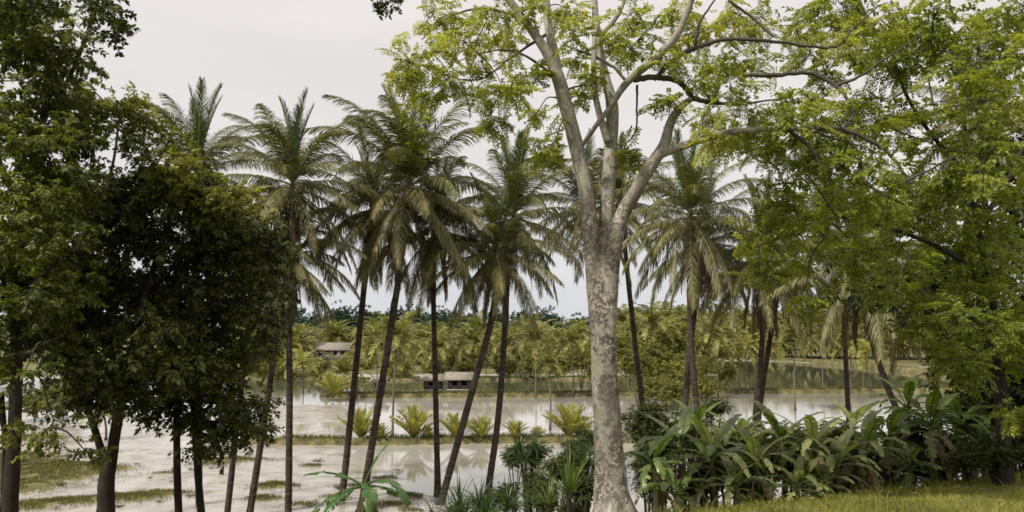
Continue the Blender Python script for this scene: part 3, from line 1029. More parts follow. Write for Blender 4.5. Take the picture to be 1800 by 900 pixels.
l2b = [(250, 315, 22), (470, 400, 20), (95, 500, 24), (200, 330, 26, 0, .6), (360, 310, 22), (245, 690, 26), (180, 700, 24, 0, .7), (110, 350, 46), (105, 440, 50), (110, 540, 50), (115, 620, 40), (290, 310, 30), (340, 330, 34), (390, 340, 30), (170, 330, 46), (230, 345, 50), (290, 350, 54), (350, 360, 52), (150, 400, 50), (220, 420, 60), (300, 420, 60), (370, 410, 50), (140, 470, 50), (210, 500, 60), (290, 500, 60), (150, 550, 55), (230, 570, 60), (310, 570, 60), (130, 620, 40), (190, 635, 50), (255, 640, 50), (310, 640, 44),
       (150, 680, 30), (210, 670, 36), (135, 700, 24), (120, 660, 20)]
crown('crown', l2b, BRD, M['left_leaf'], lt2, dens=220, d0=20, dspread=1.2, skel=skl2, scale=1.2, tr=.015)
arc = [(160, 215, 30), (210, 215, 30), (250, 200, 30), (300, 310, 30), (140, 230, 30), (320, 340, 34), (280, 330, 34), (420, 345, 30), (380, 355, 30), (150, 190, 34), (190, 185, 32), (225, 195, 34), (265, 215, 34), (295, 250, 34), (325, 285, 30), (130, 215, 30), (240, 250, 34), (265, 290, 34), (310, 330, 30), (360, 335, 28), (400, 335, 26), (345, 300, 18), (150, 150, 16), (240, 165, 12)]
crown('crown', arc, BRD, M['left_bright'], lt2, dens=210, d0=18.2, dspread=.7, skel=skl2, scale=.8, tr=.012)  # brighter leaf colour paints the highlight along the dark crown's top

lb = P(312, 925, 22)
lt3 = thing('twin_stem_tree', 'dark broadleaf tree on two thin straight stems right of the forked tree', 'tree', (lb.x, lb.y, tz(lb.x, lb.y)))
mb = MB(); sk = []
for l_ in [[(316, 1000, 16), (314, 900, 13), (311, 800, 12), (313, 700, 12), (330, 600, 9, .6), (360, 520, 6, 1.0)], [(368, 1010, 15), (354, 900, 13), (346, 800, 12), (342, 700, 12), (360, 610, 8, .6), (390, 540, 6, 1.0)], [(345, 760, 6), (380, 740, 5), (430, 745, 3)]]:
    p_, r_ = px_path(l_, 22)
    mb.add(*tube(p_, r_, 9, wob_=.05)); sk.append(p_[8:])
mb.build('trunk', M['dark_bark'], lt3)
l3b = [(485, 430, 16, 0, .6), (490, 500, 16, 0, .6), (470, 560, 20, 0, .7), (470, 600, 14, 0, .7), (425, 350, 20, 0, .8), (300, 730, 18, 0, .7), (460, 700, 18, 0, .7), (385, 785, 10, 0, .6), (315, 700, 22), (400, 370, 44), (430, 400, 44), (455, 440, 38), (375, 430, 50), (420, 470, 50), (460, 500, 34), (350, 500, 55), (400, 540, 55), (450, 560, 38), (340, 590, 55), (400, 610, 50), (445, 610, 30), (320, 660, 44), (370, 680, 44), (410, 700, 36), (290, 690, 26), (275, 715, 14), (270, 735, 12),
       (350, 730, 28), (400, 750, 32), (445, 745, 24), (430, 715, 24), (365, 770, 14), (340, 720, 18), (455, 380, 20), (480, 470, 14), (345, 790, 8), (350, 640, 40)]
crown('crown', l3b, BRD, M['left_leaf'], lt3, dens=180, d0=21, dspread=1.1, skel=np.concatenate(sk), scale=1.2, tr=.014)

# ------------------------------------------------------------------ coconut palms
def frond_mesh(Lf, e0, bend, pairs, lmax, droop, seed, width=.05, p=1.4, swing=0.1, segs=2, fold=.2, gap=.08, fwd=1.0):
    """one palm frond from the origin out along +X; e0 its start elevation, bend how far it arches over"""
    r_ = np.random.default_rng(seed)
    n = 22
    s_ = np.linspace(0, 1, n)
    e = e0 - bend * s_ ** p
    az = swing * s_ ** 1.5
    st = Lf / (n - 1)
    pts = np.zeros((n, 3))
    for i in range(1, n):
        pts[i] = pts[i - 1] + st * np.array([math.cos(e[i]) * math.cos(az[i]), math.cos(e[i]) * math.sin(az[i]), math.sin(e[i])])
    mb = MB()
    V, Q, T = tube(pts, np.interp(s_, [0, .1, 1], [.05, .028, .006]) * Lf / 4.6 * max(1, width / .05), 5, cap=False)
    mb.add(V, Q)
    # leaflets
    t = np.repeat(np.linspace(.1, .995, pairs), 2)
    sg = np.tile([-1., 1.], pairs)
    keep = r_.random(len(t)) > gap
    t, sg = t[keep], sg[keep]
    t = np.clip(t + r_.normal(0, .004, len(t)), .08, .999)
    ix = t * (n - 1)
    i0 = np.minimum(ix.astype(int), n - 2)
    f = (ix - i0)[:, None]
    B = pts[i0] * (1 - f) + pts[i0 + 1] * f
    Tg = norm(np.gradient(pts, axis=0)[i0])
    side = norm(np.cross(Tg, np.array([0, 0, 1.])) + 1e-6)
    upv = np.cross(side, Tg)
    ll_ = lmax * np.clip(np.sin(np.pi * (.12 + .80 * t)), .15, 1) ** .7 * r_.uniform(.8, 1.12, len(t))
    fw = fwd * np.interp(t, [0, .5, 1], [.35, .6, 1.3]) + r_.normal(0, .12, len(t))
    d_ = norm(side * sg[:, None] + Tg * fw[:, None] + upv * (fold + r_.normal(0, .14, len(t)))[:, None])
    cur = B.copy()
    rows = []
    k = segs + 1
    for j in range(k + 0):
        wdt = width * (.6 if j == 0 else (1.0 if j == 1 else .55))
        wv_ = norm(np.cross(d_, np.cross(Tg, d_)) + Tg * .8) * wdt / 2
        rows.append((cur - wv_, cur + wv_))
        if j < k - 1:
            cur = cur + d_ * (ll_ / (segs + .6))[:, None]
            d_ = d_.copy()
            d_[:, 2] -= droop * (1 + .5 * r_.random(len(t)))
            d_ = norm(d_)
    tip = cur + d_ * (ll_ / (segs + .6) * .6)[:, None]
    m = len(t)
    arr = np.concatenate([np.stack([a_, b_], 1) for a_, b_ in rows] + [tip[:, None]], 1)   # m, 2k+1, 3
    w_ = 2 * k + 1
    o_ = (np.arange(m) * w_)[:, None]
    Qs = np.concatenate([o_ + np.array([2 * j, 2 * j + 1, 2 * j + 3, 2 * j + 2]) for j in range(k - 1)])
    Ts = o_ + np.array([2 * k - 2, 2 * k - 1, 2 * k])
    mb.add(arr.reshape(-1, 3), Qs, Ts)
    return mb


FR = {}
specs = {'up': (R(84), R(16), .8, .2, 'frond_green', 1.6), 'high': (R(66), R(58), 1.0, .3, 'frond', 2.0), 'mid': (R(46), R(62), 1.0, .35, 'frond', 1.8),
         'flat': (R(22), R(56), 1.0, .45, 'frond', 1.5), 'low': (R(-6), R(44), 1.05, .5, 'frond_old', 1.25), 'hang': (R(-36), R(34), 1.0, .55, 'frond_old', 1.1), 'dead': (R(-62), R(24), .6, 1.0, 'frond_dead', .9)}
for kk, (e0, bd, lm, dr, mt, pw) in specs.items():
    FR[kk] = [frond_mesh(4.6 if kk != 'dead' else 3.6, e0 + rng.uniform(-.1, .1), bd * rng.uniform(.85, 1.2), 112, lm, dr, 300 + 17 * i + len(kk), p=pw, swing=rng.uniform(-.45, .45), fold=.6 if kk == 'up' else .02, segs=3,
                         gap=.06 if kk not in ('dead', 'hang') else .2, width=.034 if kk == 'high' else .043, fwd=2.6 if kk == 'up' else 1.75).mesh2('frond', M[mt]) for i in range(4)]
ico = MB()
u_ = np.linspace(0, 2 * np.pi, 9)[:-1]
rows = [(math.sin(v) * math.cos(a) * .12, math.sin(v) * math.sin(a) * .12, math.cos(v) * .16) for v in np.linspace(.15, math.pi - .05, 6) for a in u_]
ico.add(rows, [(i * 8 + k, i * 8 + (k + 1) % 8, (i + 1) * 8 + (k + 1) % 8, (i + 1) * 8 + k) for i in range(5) for k in range(8)])
COCO = ico.mesh('coconut', M['coconut'])


def palm(path, d, size, label, tw=11, counts=(3, 5, 6, 6, 6, 5, 2), coco=5, seed=0):
    """path: pixels from the crown centre down the trunk; the foot is carried on to the ground"""
    r_ = random.Random(seed + 5)
    pts = [P(px, py, d) for px, py in path]
    a_, b_ = pts[-2], pts[-1]
    dirn = (b_ - a_).normalized()
    q = b_.copy()
    for _ in range(400):
        if q.z <= tz(q.x, q.y) - .05:
            break
        q = q + dirn * .08
        dirn = (dirn + Vector((0, 0, -.01))).normalized()
    if (q - b_).length > .3:
        pts.append(q)
    else:
        pts[-1] = q
    root = thing('coconut_palm', label, 'palm tree', (q.x, q.y, tz(q.x, q.y)), 'tall coconut palms along the foot of the bank')
    pp = catmull([list(v) for v in pts[::-1]], 10)
    n = len(pp)
    r0 = tw / 2 / FPX * d
    h_ = np.linspace(0, 1, n)
    rad = r0 * (1.05 - .25 * h_) + r0 * .9 * np.exp(-h_ * 22)
    rad = rad * (1 + .04 * np.sin(np.arange(n) * 2.3))
    V, Q, T = tube(pp, rad, 10, wob_=.03)
    MB().add(V, Q, T).build('trunk', M['palm_trunk'], root)
    top = pts[0]
    lean = (pts[0] - pts[1]).normalized()
    base_az = r_.uniform(0, 6.28)
    for kind, c in zip(('up', 'high', 'mid', 'flat', 'low', 'hang', 'dead'), [int(q + x) for q, x in zip(counts, (1, -1, -1, 0, 1, 3, 2))]):
        base_az += 1.1
        for i in range(c):
            az = base_az + i * 2 * math.pi / max(c, 1) + r_.uniform(-.35, .35)
            o_ = link('frond', r_.choice(FR[kind]), root, loc=top - root.location + Vector((0, 0, {'up': .1, 'high': .1, 'mid': .05, 'flat': 0, 'low': -.1, 'hang': -.2, 'dead': -.35}[kind])))
            s_ = size * r_.uniform(.85, 1.1) * (.85 if kind == 'up' else .98)
            o_.scale = (s_, s_ * r_.choice((-1, 1)), s_)
            o_.rotation_euler = (r_.uniform(-.12, .12) + (-lean.y) * .3, r_.uniform(-.12, .12) + lean.x * .3, az)
    for i in range(coco):
        az = i * 1.4 + base_az
        o_ = link('coconut', COCO, root, loc=top - root.location + Vector((.22 * math.cos(az), .22 * math.sin(az), -.32 - .1 * (i % 2))))
        o_.rotation_euler = (r_.uniform(-.4, .4), r_.uniform(-.4, .4), 0)
    return root


palms = [
    ([(348, 300), (346, 500), (350, 860)], 33, .95, 'coconut palm half hidden behind the left trees with its top fronds in the sky', 12, (4, 5, 6, 5, 4, 3, 1)),
    ([(460, 455), (432, 610), (402, 880)], 30.5, .8, 'short coconut palm with crown buried in the dark left tree', 11, (2, 3, 4, 5, 5, 5, 2)),
    ([(514, 325), (508, 500), (509, 700), (507, 890)], 30, .95, 'leftmost coconut palm with its whole crown clear, straight vertical trunk', 12, (5, 6, 6, 6, 5, 5, 2)),
    ([(512, 440), (490, 570), (466, 730), (441, 890)], 31, .8, 'coconut palm with leaning trunk and low crown beside the dark left tree', 12, (2, 3, 4, 6, 6, 6, 3)),
    ([(655, 365), (640, 505), (620, 700), (602, 870)], 34, .95, 'coconut palm standing behind and left of the biggest crown', 12, (3, 5, 6, 6, 6, 5, 3)),
    ([(720, 325), (706, 440), (696, 520), (672, 670), (646, 830)], 32, 1.12, 'biggest coconut palm with wide drooping crown and trunk leaning right', 13, (4, 7, 7, 7, 7, 6, 2)),
    ([(768, 400), (762, 500), (766, 700), (770, 890)], 35, .95, 'coconut palm with thin upright trunk right of the biggest palm', 10, (3, 4, 5, 6, 6, 6, 3)),
    ([(872, 440), (866, 550), (832, 680), (786, 845)], 33.5, .85, 'coconut palm whose trunk leans strongly to the right under a dark low crown', 13, (2, 3, 4, 6, 6, 6, 4)),
    ([(904, 380), (893, 480), (885, 620), (875, 740), (862, 835)], 35.5, 1.0, 'coconut palm with dark green upright spear fronds left of the pale tree', 12, (7, 5, 6, 6, 7, 6, 2)),
    ([(1030, 360), (1045, 500), (1052, 700)], 39, 1.0, 'coconut palm almost hidden behind the pale forked tree', 10, (3, 5, 6, 6, 6, 4, 1)),
    ([(1090, 350), (1103, 480), (1117, 610), (1131, 725)], 41, .95, 'thin coconut palm showing just right of the pale trunk', 10, (3, 4, 5, 6, 6, 5, 1)),
    ([(1214, 378), (1212, 500), (1216, 620), (1226, 730)], 33, .95, 'coconut palm with clear crown right of the pale forked tree', 11, (6, 6, 6, 6, 6, 5, 2)),
    ([(1240, 425), (1222, 540), (1210, 640), (1203, 745)], 37, .85, 'coconut palm crowded behind the clear crowned palm right of the pale tree', 11, (3, 3, 4, 6, 6, 6, 3)),
    ([(1335, 450), (1340, 560), (1337, 640), (1329, 720)], 34, .95, 'coconut palm with straight trunk and dark crown behind the bright leaves', 10, (3, 4, 5, 6, 6, 6, 4)),
    ([(1378, 455), (1358, 570), (1345, 650), (1334, 725)], 37, .85, 'coconut palm leaning right, crossing its straight neighbour behind bright leaves', 10, (3, 3, 4, 6, 6, 6, 3)),
    ([(1475, 400), (1482, 540), (1490, 700)], 39, .9, 'pale crowned coconut palm glimpsed through the right tree', 9, (3, 5, 5, 6, 5, 4, 2)),
    ([(1505, 460), (1526, 575), (1560, 680), (1596, 765)], 30, .9, 'coconut palm with trunk slanting left and brown hanging fronds', 11, (2, 3, 4, 5, 6, 7, 6)),
    ([(1640, 500), (1637, 600), (1645, 680), (1652, 750)], 31, .85, 'coconut palm behind the banana plants at the right', 10, (2, 3, 4, 5, 6, 6, 5)),
    ([(1726, 205), (1735, 420), (1745, 720)], 27, .8, 'tallest coconut palm, its brown crown high behind the right tree', 10, (3, 5, 5, 5, 5, 4, 4)),
]
for i, (pth, d, size, lab, tw, cnt) in enumerate(palms):
    palm(pth, d, size, lab, tw, cnt, seed=i * 13)

# yellow-green creeper riding in the biggest palm's crown
c = P(722, 230, 31)
vine = thing('creeper', 'yellow green leafy creeper rising from the biggest palm crown', 'climbing plant', (c.x, c.y, P(722, 330, 31).z))
crown('foliage', [(722, 190, 20), (728, 215, 18), (722, 245, 18), (728, 275, 16)], SML, M['main_leaf'], vine, dens=75, d0=31, dspread=.3, scale=2.0, flat=1.4)

# ------------------------------------------------------------------ mid and far palms: copies of a few crowns
def far_crown(seed, mat, nf=22, up=False):
    r_ = random.Random(seed)
    mb = MB()
    for i in range(nf):
        t = i / nf
        e0 = R(80 - 95 * t) if not up else R(86 - 45 * t)
        fb = frond_mesh(3.0, e0 + r_.uniform(-.1, .1), R(r_.uniform(60, 100) if not up else r_.uniform(15, 45)), 22, .6, .45 if not up else .15, seed * 40 + i, width=.13, segs=1, swing=r_.uniform(-.3, .3), fold=.2 if not up else .6)
        az = i * 2.4 + r_.uniform(-.3, .3)
        cs, sn = math.cos(az), math.sin(az)
        V = np.concatenate(fb.V)
        V = np.stack([V[:, 0] * cs - V[:, 1] * sn, V[:, 0] * sn + V[:, 1] * cs, V[:, 2]], 1)
        mb.add(V, np.concatenate(fb.Q), np.concatenate(fb.T))
    return mb.mesh('crown', mat, smooth=False)


FC = [far_crown(i + 1, M['far_palm']) for i in range(4)]
FY = [far_crown(i + 11, M['yellow_palm'], 16) for i in range(2)]
FU = [far_crown(i + 21, M['yellow_palm'], 22, up=True) for i in range(3)]
hh = np.linspace(0, 1, 9)
TRK = []
for s_ in range(3):
    c_ = np.stack([.012 * np.sin(hh * 3 + s_) - .012 * math.sin(s_), .01 * np.sin(hh * 4), hh], 1)
    V, Q, T = tube(c_, np.interp(hh, [0, .06, 1], [.024, .017, .012]), 7)
    TRK.append(MB().add(V, Q, T).mesh('trunk', M['far_trunk']))


def far_palm(cx, cy_, bx, by, rpx, label, group, crowns=FC, name='coconut_palm', thick=1.0, cat='palm tree', d=None):
    if by is not None:
        x, y, _ = W(bx, by)
    else:
        x, y = (bx - 900) / FPX * d, d
    top = P(cx, cy_, y)
    z = max(tz(x, y), -.05)
    h = top.z - z
    root = thing(name, label, cat, (x, y, z), group)
    dv = Vector((top.x - x, 0, h))
    t_ = link('trunk', random.choice(TRK), root, loc=(0, 0, 0))
    ln = dv.length
    t_.rotation_euler = dv.to_track_quat('Z', 'Y').to_euler()
    tk = max(7.0, ln * .9) * thick
    t_.scale = (tk, tk, ln)
    c_ = link('crown', random.choice(crowns), root, loc=dv)
    s_ = rpx / FPX * y / 2.35
    c_.scale = (s_, s_, s_)
    c_.rotation_euler = (random.uniform(-.1, .1), random.uniform(-.1, .1), random.uniform(0, 6.28))
    return root


mid = [
    (697, 598, 690, 768, 62, 'young coconut palm with full round crown standing on the near dike', FC),
    (604, 655, 610, 698, 46, 'low drooping palm at the left end of the second dike', FC),
    (532, 640, 533, 690, 36, 'small yellow palm standing in the left pond', FY),
    (660, 602, 664, 700, 42, 'palm on the second dike left of the round crowned young palm', FC),
    (772, 610, 776, 668, 38, 'palm directly behind the two stilt huts', FC),
    (833, 600, 836, 668, 44, 'palm behind and right of the stilt huts', FC),
    (742, 598, 748, 662, 36, 'palm behind and left of the stilt huts', FC),
    (890, 605, 893, 660, 40, 'palm above the middle of the far dike', FC),
    (940, 596, 942, 700, 44, 'slim palm on the second dike left of the pale tree', FC),
    (966, 640, 967, 757, 30, 'low palm with thin trunk standing in the pond left of the pale tree', FC),
    (1006, 600, 1008, 697, 40, 'palm on the second dike closest to the pale trunk', FC),
    (1148, 570, 1152, 695, 46, 'palm above the olive bushes right of the pale trunk', FC),
    (1258, 590, 1262, 694, 42, 'palm at the right edge of the olive bushes', FC),
    (1310, 612, 1312, 692, 34, 'bright yellow palm on the second dike near the crossing palm trunks', FY),
    (1396, 592, 1398, 722, 44, 'palm with pale thin trunk rising from the right pond', FC),
    (1447, 600, 1447, 690, 38, 'palm on the right part of the second dike', FC),
    (1497, 596, 1495, 690, 38, 'palm at the far right of the second dike', FC),
    (1522, 620, 1530, 700, 34, 'yellow palm low behind the right banana plants', FY),
    (182, 730, 186, 775, 34, 'yellow palm seen between the stems of the forked tree', FY),
]
for cx, cy_, bx, by, r_, lab, cr_ in mid:
    far_palm(cx, cy_, bx, by, r_, lab, 'palms scattered between the ponds', cr_, thick=.75)
# low upright palm clumps on the near dike
for px, py, r_, lab in ((634, 778, 36, 'spiky yellow green palm clump on the near dike between two leaning trunks'), (727, 778, 38, 'spiky yellow palm clump on the near dike left of the thin upright trunk'), (800, 778, 30, 'spiky yellow palm clump on the near dike under the strongly leaning trunk'),
                        (846, 778, 26, 'small spiky palm clump on the near dike by the dark spear palm trunk'), (1000, 776, 40, 'spiky yellow palm clump on the near dike left of the pale trunk'), (585, 704, 30, 'low spiky palm clump at the end of the second dike'), (668, 780, 18, 'very small spiky clump on the near dike beside the leaning trunk'), (752, 779, 16, 'very small spiky clump on the near dike by the thin upright trunk'), (905, 778, 22, 'small spiky clump on the near dike beyond the dark screw pine'), (945, 777, 14, 'tiny spiky clump on the near dike nearer the agave like plant'), (1020, 777, 26, 'spiky clump on the near dike touching the pale trunk')):
    x, y, _ = W(px, py)
    root = thing('palm_clump', lab, 'palm clump', (x, y, .25), 'spiky palm clumps on the dikes')
    c_ = link('fronds', random.choice(FU), root, loc=(0, 0, 0))
    s_ = r_ / FPX * y / 2.0
    c_.scale = (s_, s_, s_ * 1.0)
    c_.rotation_euler = (0, 0, random.uniform(0, 6))

# palms right on the near edge of the far shore
for i in range(85):
    d = random.uniform(134, 172)
    px = random.uniform(430, 1330)
    if 535 < px < 640 and i % 4:
        continue
    if px < 700 and i % 3 == 0:
        continue
    far_palm(px + random.uniform(-8, 8), random.triangular(572, 645, 618) + (8 if px < 1050 else -8), px, None, random.uniform(20, 40), 'pale green coconut palm in the crowded grove on the far shore', 'coconut palms of the far grove', FC + FY[:1], d=d, thick=.7)

for i in range(60):
    px = random.uniform(1335, 1790)
    d = 206 + random.uniform(0, 26) - (px - 1335) * .05
    x = (px - 900) / FPX * d
    while tz(x, d) < .2 and d < 290:
        d += 3
        x = (px - 900) / FPX * d
    far_palm(px + random.uniform(-5, 5), random.uniform(562, 612), px, None, random.uniform(24, 36), 'pale green coconut palm in the crowded grove on the far shore', 'coconut palms of the far grove', FC, d=d, thick=.7)

# the grove on the far shore
for i in range(175):
    d = random.uniform(172, 290)
    px = random.uniform(430, 1800)
    if 540 < px < 640 and d < 240:
        continue
    x = (px - 900) / FPX * d
    if tz(x, d) < .2:
        d = random.uniform(225, 300)
    cyp = HOR - random.uniform(-14, 18) + (16 if px < 1050 else -6)
    far_palm(px + random.uniform(-6, 6), cyp, px, None, random.uniform(24, 34) * 1.15 * 200 / d, 'pale green coconut palm in the crowded grove on the far shore', 'coconut palms of the far grove', FC + FY[:1], d=d, thick=.8)


# ------------------------------------------------------------------ bushes and broadleaf trees beyond
def bush_mesh(seed, mat, temps, n, R_=1.0, scale=.5, flat=.8, nb=9):
    mb = MB()
    for i in range(nb):
        c = norm(rng.normal(0, 1, 3)) * rng.uniform(.2, .62) * np.array([1, 1, flat]) * R_
        pp, dd_ = blob_points(c, R_ * rng.uniform(.32, .5), n // nb, .85)
        scatter(mb, temps, pp, dd_, scale * rng.uniform(.7, 1.3, len(pp)))
    return mb.mesh('crown', mat, smooth=False)


BM = [bush_mesh(i, M['bush'], MIDL, 420, 1.0, .28) for i in range(4)]
FM = [bush_mesh(i, M['far_leaf'], BIG, 420, 1.0, .12) for i in range(5)]


def bush(cx, cy_, rpx, by, meshes, label, name, group, cat, stems=True, mat=None, sq=.9):
    x, y, _ = W(cx, by)
    top = P(cx, cy_, y)
    z = max(tz(x, y), 0)
    root = thing(name, label, cat, (x, y, z), group)
    r_ = rpx / FPX * y
    hz = top.z - z
    c_ = link('crown', random.choice(meshes), root, loc=(0, 0, hz))
    c_.scale = (r_, r_, r_ * sq)
    c_.rotation_euler = (0, 0, random.uniform(0, 6.28))
    mb = MB()
    for k in range(3):
        a_ = k * 2.1 + random.random()
        q = catmull([(0.05 * k, 0, -.1), (r_ * .15 * math.cos(a_), r_ * .15 * math.sin(a_), hz * .5), (r_ * .45 * math.cos(a_), r_ * .45 * math.sin(a_), hz * .95)], 4)
        mb.add(*tube(q, np.linspace(.02, .008, len(q)) * max(3, hz), 6))
    o_ = mb.build('trunk', M['far_trunk'], root)
    o_.location = (0, 0, 0)
    return root


for cx, cy_, r_, by, lab in (
        (1120, 640, 32, 715, 'olive bush just right of the pale trunk above the banana plants'), (1160, 630, 40, 705, 'largest rounded olive bush right of the pale trunk'), (1200, 650, 36, 712, 'olive bush around the twin palm trunks'),
        (1232, 640, 30, 700, 'olive bush on the right of the twin palm trunks'), (1140, 680, 30, 722, 'low olive bush at the pond edge by the pale trunk'), (1190, 690, 28, 728, 'low olive bush at the foot of the twin palm trunks'),
        (1105, 615, 36, 690, 'tall olive tree crown just right of the pale trunk'), (1180, 605, 38, 690, 'highest olive tree between the palm trunks right of the pale trunk'), (1240, 675, 28, 716, 'low olive bush right of the twin palm trunks'), (1165, 665, 34, 716, 'olive bush between the thin palm trunk and the twin trunks'), (700, 650, 22, 664, 'olive bush left of the stilt huts'),
        (820, 645, 20, 664, 'rounded bush behind the right hut'), (1050, 650, 26, 680, 'olive tree behind the pale trunk'), (500, 655, 26, 668, 'yellow green bush on the left meadow by the palm trunks'),
        (935, 640, 26, 668, 'grey green bushy tree left of the pale trunk'), (985, 640, 26, 690, 'pale olive tree beside the pale trunk on its left'), (1022, 630, 26, 690, 'olive tree half hidden by the pale trunk'),
        (762, 645, 22, 664, 'rounded bush over the roof of the left hut'), (890, 640, 24, 664, 'rounded bush right of the stilt huts'), (1275, 655, 20, 688, 'greyish bush near the crossing palm trunks'),
        (560, 652, 26, 664, 'olive bush left of the long low house'), (470, 640, 30, 660, 'olive bush on the far left meadow'), (640, 640, 20, 655, 'low bush right of the long low house'), (110, 690, 36, 735, 'yellow green bush seen between the left trunks'), (60, 700, 36, 740, 'yellow green bush seen past the left edge trunk')):
    bush(cx, cy_, r_ * 1.25, by, BM, lab, 'bush', 'olive bushes round the ponds', 'bush')
i = 0
for d0_, n_, top0 in ((315, 40, 30), (390, 40, 44)):
    for k in range(n_):
        px = 420 + 1400 * (k + random.uniform(-.3, .3)) / n_
        d = d0_ + random.uniform(-25, 25)
        x = (px - 900) / FPX * d
        root = thing('forest_tree', 'dark blue green tree in the far forest behind the palm grove', 'tree', (x, d, tz(x, d)), 'broadleaf trees of the far forest')
        topz = CAM_Z + (random.uniform(-6, 8) + top0 + (8 if px < 680 else 0)) / FPX * d
        r_ = random.uniform(8, 12)
        c_ = link('crown', random.choice(FM), root, loc=(0, 0, topz - r_ * .85))
        c_.scale = (r_, r_, r_ * 1.0)
        c_.rotation_euler = (0, 0, random.uniform(0, 6.28))
        t_ = link('trunk', TRK[0], root, loc=(0, 0, 0))
        t_.scale = (25, 25, max(2, topz - r_))
# low wooded rise at the horizon
hx = np.linspace(-900, 900, 120)
rows = []
for yy, k in ((900, 0), (960, .7), (1050, 1), (1300, 1.1), (1500, 0)):
    for x in hx:
        rows.append((x, yy, k * (16 + 7 * wob(np.array(x), 0, 60)) - 1))
o = MB().add(rows, [(j * 120 + i, j * 120 + i + 1, (j + 1) * 120 + i + 1, (j + 1) * 120 + i) for j in range(4) for i in range(119)]).build('hills', noise_mat('wooded_hill', [(.3, (.03, .05, .03)), (.7, (.06, .09, .045))], .05))
o['kind'] = 'structure'


# ------------------------------------------------------------------ huts
M['thatch'] = noise_mat('weathered_thatch', [(.3, (.12, .105, .085)), (.7, (.30, .27, .23))], 3, stretch=(1, 1, 3))
M['hut_wall'] = noise_mat('grey_boards', [(.3, (.05, .045, .04)), (.7, (.13, .12, .105))], 4, stretch=(4, 4, .5))
M['hut_pale'] = noise_mat('pale_boards', [(.3, (.25, .235, .22)), (.7, (.42, .40, .37))], 4, stretch=(4, 4, .5))
M['dark_open'] = noise_mat('dark_opening', [(.3, (.01, .01, .01)), (.7, (.02, .02, .02))], 4)


def hut(px0, px1, by, wall_h, label, stilt=.6, roofm='thatch', wallm='hut_wall', open_=2, dpt=3.0, name='stilt_hut'):
    a_ = W(px0, by); b_ = W(px1, by)
    x0, x1, y0 = a_[0], b_[0], a_[1]
    y1 = y0 + dpt
    z0 = max(tz((x0 + x1) / 2, y0), 0)
    root = thing(name, label, 'hut' if name != 'long_house' else 'house', ((x0 + x1) / 2, y0, z0))
    zf = z0 + stilt
    zt = zf + wall_h
    for x in (x0 + .1, x1 - .1):
        for y in (y0 + .1, y1 - .1):
            V, Q = box((x, y, z0 + stilt / 2 - .25), (.14, .14, stilt + .5))
            MB().add(V, Q).build('post', M['hut_wall'], root, smooth=False)
    V, Q = box(((x0 + x1) / 2, (y0 + y1) / 2, zf), (x1 - x0 + .3, dpt + .3, .12))
    MB().add(V, Q).build('deck', M['hut_pale'], root, smooth=False)
    mb = MB()
    # walls with openings left between boards
    nb = open_ * 2 + 1
    wseg = (x1 - x0) / nb
    for k in range(nb):
        cx = x0 + wseg * (k + .5)
        if k % 2 == 0:
            V, Q = box((cx, y0 + .05, zf + .06 + wall_h / 2), (wseg, .08, wall_h))
        else:
            V, Q = box((cx, y0 + .052, zf + .06 + wall_h * .2), (wseg, .08, wall_h * .4))
        mb.add(V, Q)
    for V, Q in (box((x0 + .03, (y0 + y1) / 2 + .05, zf + .06 + wall_h / 2), (.08, dpt - .15, wall_h)), box((x1 - .03, (y0 + y1) / 2 + .05, zf + .06 + wall_h / 2), (.08, dpt - .15, wall_h)), box(((x0 + x1) / 2, y1, zf + .06 + wall_h / 2), (x1 - x0, .08, wall_h))):
        mb.add(V, Q)
    mb.build('wall', M[wallm], root, smooth=False)
    # pitched roof with thickness
    e_ = .45
    zr = zt + .05
    rh = dpt * .32
    mx_ = (y0 + y1) / 2
    V = []
    for x in (x0 - e_, x1 + e_):
        V += [(x, y0 - e_, zr), (x, mx_, zr + rh), (x, y1 + e_, zr), (x, y1 + e_, zr - .12), (x, mx_, zr + rh - .12), (x, y0 - e_, zr - .12)]
    Q = [(k, (k + 1) % 6, (k + 1) % 6 + 6, k + 6) for k in range(6)] + [(0, 5, 4, 1), (1, 4, 3, 2), (6, 7, 10, 11), (7, 8, 9, 10)]
    MB().add(V, Q).build('roof', M[roofm], root, smooth=False)
    return root


hut(744, 775, 694, 1.1, 'small grey stilt hut, left of the two on the second dike', dpt=2.2, open_=1)
hut(787, 828, 694, 1.2, 'larger grey stilt hut, right of the two on the second dike', dpt=2.6, open_=2)
hut(656, 674, 694, .9, 'tiny pale open shelter on the dike left of the two stilt huts', dpt=1.8, open_=1, wallm='hut_pale')
hut(552, 612, 636, 2.3, 'long low house with weathered roof beside the far forest', dpt=6, open_=4, stilt=.3, name='long_house', wallm='hut_pale')
hut(860, 884, 640, 1.8, 'small far shed behind the palms right of the stilt huts', dpt=4, open_=1, stilt=.3)

